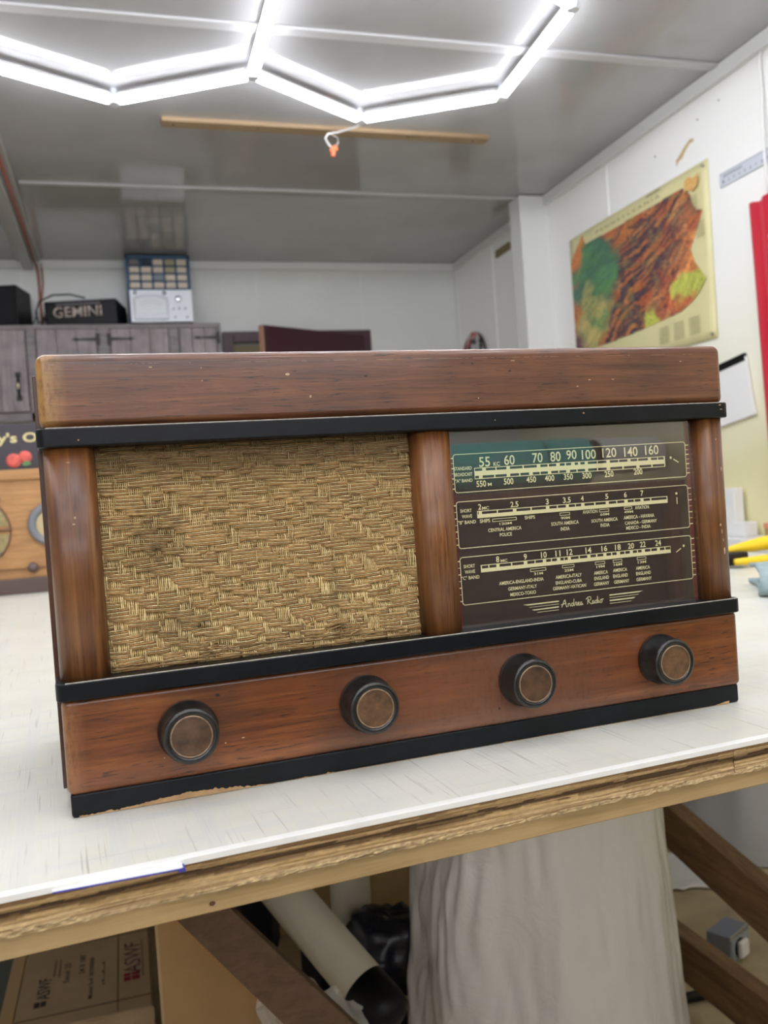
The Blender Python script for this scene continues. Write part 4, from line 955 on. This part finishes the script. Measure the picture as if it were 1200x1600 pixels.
# yellow tool
YL = plain('tool_yellow', '#e8c41c', .4)
yt = empty('yellow_tool', (1.27, .885, TT), -.05, 'yellow-handled hand tool lying behind the right side of the big radio', 'tool')
m_ = MB(); n = 16
pts = [(-.10+.30*i/n, -.012*math.sin(i/n*PI), .030+.010*math.sin(i/n*PI*1.0)+.006*i/n) for i in range(n+1)]
m_.tube(pts, [.006+.0135*math.sin(min(1, i/n*1.6)*PI/2) for i in range(n+1)], 14, flat=.9); m_.build('upper_handle', YL, yt, smooth=True)
m_ = MB(); pts = [(-.10+.30*i/n, -.045-.014*math.sin(i/n*PI), .013) for i in range(n+1)]
m_.tube(pts, [.006+.007*math.sin(min(1, i/n*1.6)*PI/2) for i in range(n+1)], 12); m_.build('lower_handle', YL, yt, smooth=True)
MB().tube([(-.02, -.03, .018), (.05, -.045, .022), (.20, -.045, .022)], [.002, .009, .010], 10).build('grip', plain('dark_teal_grip', '#2f3b3c', .5), yt, smooth=True)
MB().box(-.17, -.06, -.035, -.005, .004, .030).build('head', IRON, yt, bevel=.004)
# folded cloth
def cloth(name, loc, rz, label):
    t = MB(); nu, nv = 40, 30
    def f(u, v):
        # cross section folds over itself: v runs round the fold
        wv = .003*nz(u*5, v*6, 2)+.002*nz(u*17, v*14, 4)
        if v < .45: y = .18-.18*v/.45*1.0; z = .0045+wv*.3
        elif v < .60: a = (v-.45)/.15*PI; y = -.0-.018*math.sin(a); z = .0225-.018*math.cos(a)+wv*.3
        else: y = .15*(v-.60)/.40; z = .0405+.004*math.sin(v*30)*.4+wv
        x = u*.38
        return (x+.01*nz(v*3, 1)*1.0, y+.008*nz(u*4, 3), max(.0045, z*(.85+.25*u)))
    t.grid(f, nu, nv)
    o = t.build(name, plain('blue_grey_cloth', '#8fa0a2', .95, var=.12, vscale=60, bmp=.4, bscale=500), smooth=True, solid=.006)
    o.location = loc; o.rotation_euler = (0, 0, rz)
    tag(o, label, 'cloth'); return o
cloth('folded_cloth', (.945, .505, TT), -.58, 'folded blue-grey cloth on the table at the right edge')
# sheet sticking out under the white top
tag(MB().prism([(-.010, -.0030), (.0545, -.0072), (.056, -.0068), (.056, .02), (-.010, .02)], TT-.0019, TT-.0014, ax='xy').build('blue_edged_card', WHITEP, fixn=True), 'thin white card with a blue edge slipped under the front of the table top', 'card')
card = bpy.data.objects['blue_edged_card']; card.location = (.0042, -.0991, 0); card.rotation_euler = (0, 0, .0706)
bl = MB().prism([(-.010, -.0035), (.0545, -.0077), (.0545, -.0072), (-.010, -.0030)], TT-.0026, TT-.0019, ax='xy').box(.0535, .0572, -.0074, .012, TT-.0040, TT-.00191)
bl.build('blue_edge', plain('blue_ink', '#3c429a', .5), card, fixn=True)

# ------------------------------------------------------------------ under the table
# flat carton with printed top
t = empty('flat_carton', (0, 0, 0), 0, 'flat printed cardboard carton lying on the floor under the left of the table', 'carton')
m_ = MB().box(-.228, .032, 1.20, 2.0, .03, .12); m_.build('box', CARDD, t, bevel=.003)
cr = MB()
def crump(u, v): return (-.228+.262*u+.004*nz(v*9, 2), 1.20-.035*v-.012*nz(u*6, v*3), .118-.10*v+.018*nz(u*7+3, v*4)*v)
cr.grid(crump, 20, 8); cr.build('crushed_end', CARDD, t, smooth=False, solid=.003)
MB().box(-.035, -.033, 1.205, 1.99, .1202, .1206).box(-.226, .03, 1.243, 1.246, .1202, .1206).box(-.226, .03, 1.525, 1.528, .1202, .1206).build('score_line', plain('score', '#5a4a34', .9), t)
ink = plain('carton_ink', '#3a382f', .8); tm = MB()
def TX(s, x, y, w_, h_): text_mesh(tm, s, plane_M((x, y, .1207), (0, 1, 0), (-1, 0, 0)), w_, h_, bold=.01)
TX('ASWF', -.180, 1.352, .085, .026)
for k in range(9): tm.box(-.166+.0002*k, -.162, 1.395+k*.0085, 1.4005+k*.0085, .1206, .1208); tm.box(-.155, -.151-.0002*k, 1.390+k*.0085, 1.3955+k*.0085, .1206, .1208)
TX('Excel 25', -.138, 1.40, .080, .012); TX("24 X 180'", -.108, 1.425, .085, .012); TX('Master Roll  007000000', -.088, 1.36, .17, .009)
for k in range(8): tm.box(-.064-.002*math.sin(k*2), -.061, 1.32+k*.0125, 1.327+k*.0125, .1206, .1208)
tm.box(-.195, -.184, 1.283, 1.303, .1206, .1208).box(-.182, -.172, 1.283, 1.303, .1206, .1208)
tm.build('printing', ink, t)
tm = MB(); text_mesh(tm, 'ASWF', plane_M((-.004, 1.41, .1207), (0, 1, 0), (-1, 0, 0)), .135, .034, bold=-.0)
tm.box(.016, .0175, 1.32, 1.48, .1206, .1209)
tm.build('logo_letters', plain('logo_dark', '#5a3a38', .8), t)
tm = MB().box(-.022, -.008, 1.313, 1.330, .1206, .1209).box(-.006, .010, 1.313, 1.330, .1206, .1209).box(-.022, -.008, 1.333, 1.344, .1206, .1209).box(-.006, .010, 1.333, 1.344, .1206, .1209)
tm.build('red_blocks', plain('logo_red', '#8e1f26', .8), t)
tag(MB().box(-.258, -.231, 1.1, 2.0, .04, .115).build('light_board', plain('light_board', '#c4a36e', .6), bevel=.002), 'pale narrow board standing along the left side of the printed carton', 'board')
tag(MB().box(-.9, -.262, .9, 2.2, .001, .03).build('rubber_mat', plain('grey_green_mat', '#5d6560', .8), bevel=.002), 'grey-green mat on the floor at the lower left corner', 'mat')
# near dark board crossing the lower left corner
br2 = empty('dark_board', (0, 0, 0), 0, 'dark brown board crossing the lower left corner under the table', 'board')
beam((-.42, .62, .318), (.02, .66, .262), .03, .08, 'board', wood('dark_board_wood', '#2f2018', '#3d2a20', '#4a3429', (5, 60, 60), .15, rough=.7, coat=0, blotch=.1), br2, side=(0, 1, 0))
MB().box(-.42, -.382, .652, .70, 0, .315).build('support', PINED, br2)
# tan cardboard panel
t = empty('tan_cardboard', (0, 0, 0), 0, 'tall plain tan cardboard panel standing beside the printed carton', 'cardboard')
MB().prism([(.050, 0), (.050, .56), (.062, .56), (.118, .462), (.279, .252), (.40, .09), (.40, 0)], .80, .806).build('panel', CARD, t, fixn=True)
MB().box(.046, .051, .8005, .90, 0, .56).build('side_flap', CARDD, t)
# large box behind
tag(MB().box(.24, .74, 1.60, 1.95, 0, .62).build('brown_box', CARDD, bevel=.003), 'large brown cardboard box at the back under the table', 'box')
# white tube
VINYL = plain('vinyl_roll', '#c9c2ac', .4, var=.04, vscale=4)
def tube_roll(name, p0, p1, r, mat, label, cat='roll', wall=.004, group=None):
    p0, p1 = Vector(p0), Vector(p1); d = (p1-p0); L = d.length
    q = d.to_track_quat('Z', 'Y').to_matrix().to_4x4(); q.translation = p0
    t = empty(name, (0, 0, 0), 0, label, cat, group)
    MB().lathe([(r-wall, 0), (r, 0), (r, L), (r-wall, L), (r-wall, 0)], 40, M=q, cap=False).build('outer_layer', mat, t, smooth=False, fixn=True)
    MB().lathe([(r-wall-.0002, .02), (r-wall-.0002, L-.02)], 32, M=q).build('core', DARK, t, smooth=False)
    for p in t.children[0].data.polygons: p.use_smooth = True
    return t
tube_roll('white_roll', (.172, 1.085, .52), (.366, .725, .307), .038, VINYL, 'long white vinyl roll leaning diagonally with a black end cap')
wr = bpy.data.objects['white_roll']
q_ = (Vector((.366, .725, .307))-Vector((.172, 1.085, .52))).to_track_quat('Z', 'Y').to_matrix().to_4x4(); q_.translation = (.366, .725, .307)
MB().lathe([(.0385, -.03), (.0385, .015), (.036, .035), (.02, .045), (.001, .046)], 32, M=q_).build('end_cap', BLACKP, wr, smooth=True)
tube_roll('upright_roll', (.434, 1.16, .20), (.429, 1.10, .66), .041, VINYL, 'cream roll standing upright behind the diagonal white roll')
tag(MB().box(.34, .50, 1.04, 1.26, 0, .195).build('low_box', DARK, bevel=.004), 'dark low box under the upright cream roll', 'box')
def blob(name, loc, rad, mat, label, cat, seed, amp=.25, n=28):
    m_ = MB()
    def f(u, v):
        a = u*2*PI; b_ = v*PI; d = Vector((math.sin(b_)*math.cos(a), math.sin(b_)*math.sin(a), math.cos(b_)))
        k = 1+amp*noise.noise(d*1.6+Vector((seed, 0, 0)))+amp*.7*abs(noise.noise(d*3.5+Vector((0, seed, 0))))
        # facet like crumpled plastic
        return (d.x*rad[0]*k, d.y*rad[1]*k, max(-rad[2]*.93, d.z*rad[2]*k))
    m_.grid(f, n*2, n, flip=True); o = m_.build(name, mat, smooth=True); o.location = loc
    tag(o, label, cat); return o
BAG = plain('black_bag', '#1b1d26', .38, var=.2, vscale=20, bmp=.5, bscale=40)
blob('black_bag', (.457, .975, .25), (.085, .08, .075), BAG, 'crumpled black plastic bag between the rolls under the table', 'bag', 2, .28)
blob('dark_bag', (.37, .865, .085), (.07, .05, .085), BAG, 'dark blue-black bag on the floor behind the end of the white roll', 'bag', 8, .25)
tag(MB().box(.40, .47, .91, 1.0, .0, .175).build('dark_case', plain('dark_case', '#191a20', .5), bevel=.01), 'dark case below the crumpled black bag', 'case')
blob('black_coat', (.22, 1.30, .30), (.085, .07, .26), BAG, 'heap of black fabric behind the upper end of the diagonal roll', 'fabric', 5, .4)
FILM = None
m, nt, b = newmat('clear_film')
out = nt.nodes['Material Output']
b.inputs['Base Color'].default_value = lin('#c9c7c0'); b.inputs['Roughness'].default_value = .28
tp = node(nt, 'ShaderNodeBsdfTransparent'); mx = node(nt, 'ShaderNodeMixShader')
nn = ramp(nt, noi(nt, coords(nt, (1, 1, 1)), 9, 4), [(.35, (.45,)*3+(1,)), (.65, (.72,)*3+(1,))])
nt.links.new(nn, mx.inputs[0]); nt.links.new(tp.outputs[0], mx.inputs[1]); nt.links.new(b.outputs[0], mx.inputs[2]); nt.links.new(mx.outputs[0], out.inputs[0])
bump(nt, b, noi(nt, coords(nt, (1, 1, .4)), 22, 4, .6, 1.2), .8, .01)
FILM = m
m, nt, b = newmat('milky_film')
out = nt.nodes['Material Output']
b.inputs['Base Color'].default_value = lin('#dedcd6'); b.inputs['Roughness'].default_value = .27
tp = node(nt, 'ShaderNodeBsdfTransparent'); mx = node(nt, 'ShaderNodeMixShader'); mx.inputs[0].default_value = .9
nt.links.new(tp.outputs[0], mx.inputs[1]); nt.links.new(b.outputs[0], mx.inputs[2]); nt.links.new(mx.outputs[0], out.inputs[0])
bump(nt, b, noi(nt, coords(nt, (1, 1, .7)), 10, 4, .6, 1.5), .45, .012)
MILK = m
# crumpled film scrap on the white roll
m_ = MB()
def ff(u, v):
    n = .022*nz(u*4, v*4, 3)+.012*nz(u*11, v*9, 5)
    return (.185+.165*u+.012*nz(v*5, 8), .655+.04*v+n, .17+.27*v*(1-.5*u)+.02*nz(u*8, 4)+.004)
m_.grid(ff, 26, 26)
sc1 = m_.build('film_scrap', FILM, smooth=False); tag(sc1, 'crumpled clear plastic film in front of the diagonal white roll', 'film')
# big wrapped roll
t = empty('wrapped_roll', (.686, .78, 0), 0, 'thick upright roll wrapped in milky plastic sheeting under the middle of the table', 'wrapped roll')
MB().lathe([(.160, .002), (.160, .83)], 48).build('roll', plain('foam_roll', '#d2cfc6', .8), t, smooth=False)
m_ = MB(); NU, NV = 220, 60
def wrapf(u, v):
    a = u*2*PI; z = .004+.842*v
    r = .192+.055*(1-v)**1.1
    lf = max(0, -math.cos(a-.35))       # looser towards the left
    fold = abs(math.sin(a*3.6+3.5*nz(v*1.8, 3)+1.6*v))**2
    r += lf*(.019*fold - .008) + .006*nz(math.cos(a)*5, math.sin(a)*5, v*2.2)
    k = nz(math.cos(a)*3+7, math.sin(a)*3, v*5)
    r += (.25+lf)*.014*(abs(k)-.2) + .003*nz(math.cos(a)*14, math.sin(a)*14, v*9) + .010*(.3+lf)*(abs(nz(math.cos(a)*7+v*4, math.sin(a)*7, v*8-a*.8))-.2)
    tie = math.exp(-((v-.62)/.08)**2)*max(0, -math.cos(a-.9))**2
    r -= tie*.014
    return (r*math.cos(a), r*.92*math.sin(a), z)
m_.grid(wrapf, NU, NV, flip=False)
m_.build('plastic_wrap', MILK, t, smooth=True, fixn=True)
MB().box(-.155, -.140, -.158, -.157, .735, .75).build('red_tag', plain('tag_red', '#8c3a40', .6), t)
# second wrapped bale at the right
t = empty('wrapped_bale', (1.74, 1.63, 0), 0, 'pale grey plastic-covered bale beyond the rails under the right end of the table', 'bale')
m_ = MB()
def baf(u, v):
    a = u*2*PI; r = .205+.02*(1-v)+.012*nz(math.cos(a)*3, math.sin(a)*3, v*3)+.012*abs(math.sin(a*4+v*2))**3
    return (r*math.cos(a), r*math.sin(a), .004+.80*v)
m_.grid(baf, 120, 30); m_.add([(0, 0, .78)], []); 
m_.build('cover', plain('bale_plastic', '#b9bbbd', .4, bmp=.4, bscale=14), t, smooth=True)
MB().lathe([(.18, .0), (.18, .79)], 32).build('core', plain('bale_core', '#b7b7b2', .8), t)
m_ = MB(); m_.grid(lambda u, v: (-.19+.16*u, -.258+.05*u*u+.01*nz(u*4, v*4), .55+.235*v*(1-.35*u)+.0), 12, 12)
m_.build('loose_flap', WHITEP, t, smooth=True, solid=.002)
# white sheet scrap on the floor
m_ = MB(); m_.grid(lambda u, v: (1.34+.18*u+.01*nz(v*4), 1.40+.20*v-.05*u+.02*nz(u*4, 2), .006+.014*abs(nz(u*5, v*5, 3))+.05*v*v*(1-u)), 20, 14)
tag(m_.build('plastic_scrap', WHITEP, smooth=True, solid=.0015), 'white plastic sheet crumpled on the concrete floor', 'sheet')
# grey metal box on the floor
t = empty('metal_outlet_box', (1.285, 1.095, 0), .45, 'small grey metal box with a white rounded insert on the floor between the rails', 'box')
MB().box(-.045, .045, -.028, .028, 0, .060).build('housing', plain('galvanised', '#8f97a8', .4, metal=.5), t, bevel=.002)
MB().box(-.046, .046, -.0295, -.026, .054, .063).build('flange', STEEL, t, bevel=.001)
MB().box(-.040, .040, -.030, -.0275, .004, .052).build('front_plate', GREYP, t, bevel=.003)
MB().lathe([(.021, -.031), (.021, -.034)], 24, 'y', M=Matrix.Translation((-.008, 0, .028))).build('rubber_seal', BLACKP, t)
MB().box(-.026, .010, -.046, -.033, .010, .048).build('white_insert', WHITEP, t, bevel=.006)
tag(MB().tube([(1.02, .93, .012), (1.08, .97, .012), (1.14, .965, .012), (1.2, .92, .012)], .011, 8).build('black_hose', BLACKP, smooth=True), 'short piece of black hose on the floor by the lower rail', 'hose')

# ------------------------------------------------------------------ behind the camera: rolls on a rack, seen in the dial glass
t = empty('storage_rack', (0, 0, 0), 0, 'rack with a board shelf behind the viewpoint, mirrored in the dial glass', 'rack')
MB().box(.55, 2.0, -2.15, -1.75, 1.045, 1.07).build('shelf_board', PINED, t)
for x in (.62, 1.94): 
    for y in (-2.14, -1.80): MB().box(x, x+.04, y, y+.04, 0, 1.045).build('post', PINED, t)
MB().box(.57, 1.98, -2.12, -1.79, .02, 1.043).build('dark_blocker', DARK, t)  # added unseen block that keeps the lower glass reflection dark
TEAL = plain('teal_vinyl', '#45b3ac', .5)
tube_roll('teal_roll', (1.05, -1.84, 1.151), (1.485, -1.83, 1.151), .078, TEAL, 'teal roll on the rack behind the viewpoint, nearer the room middle', group=None)
tube_roll('teal_roll', (1.50, -1.84, 1.151), (1.66, -1.83, 1.151), .078, TEAL, 'teal roll on the rack behind the viewpoint, beside the white roll')
tube_roll('pale_roll', (1.685, -1.82, 1.165), (1.99, -1.90, 1.165), .06, plain('pale_vinyl', '#e2e6e8', .5), 'pale grey roll on the rack behind the viewpoint')
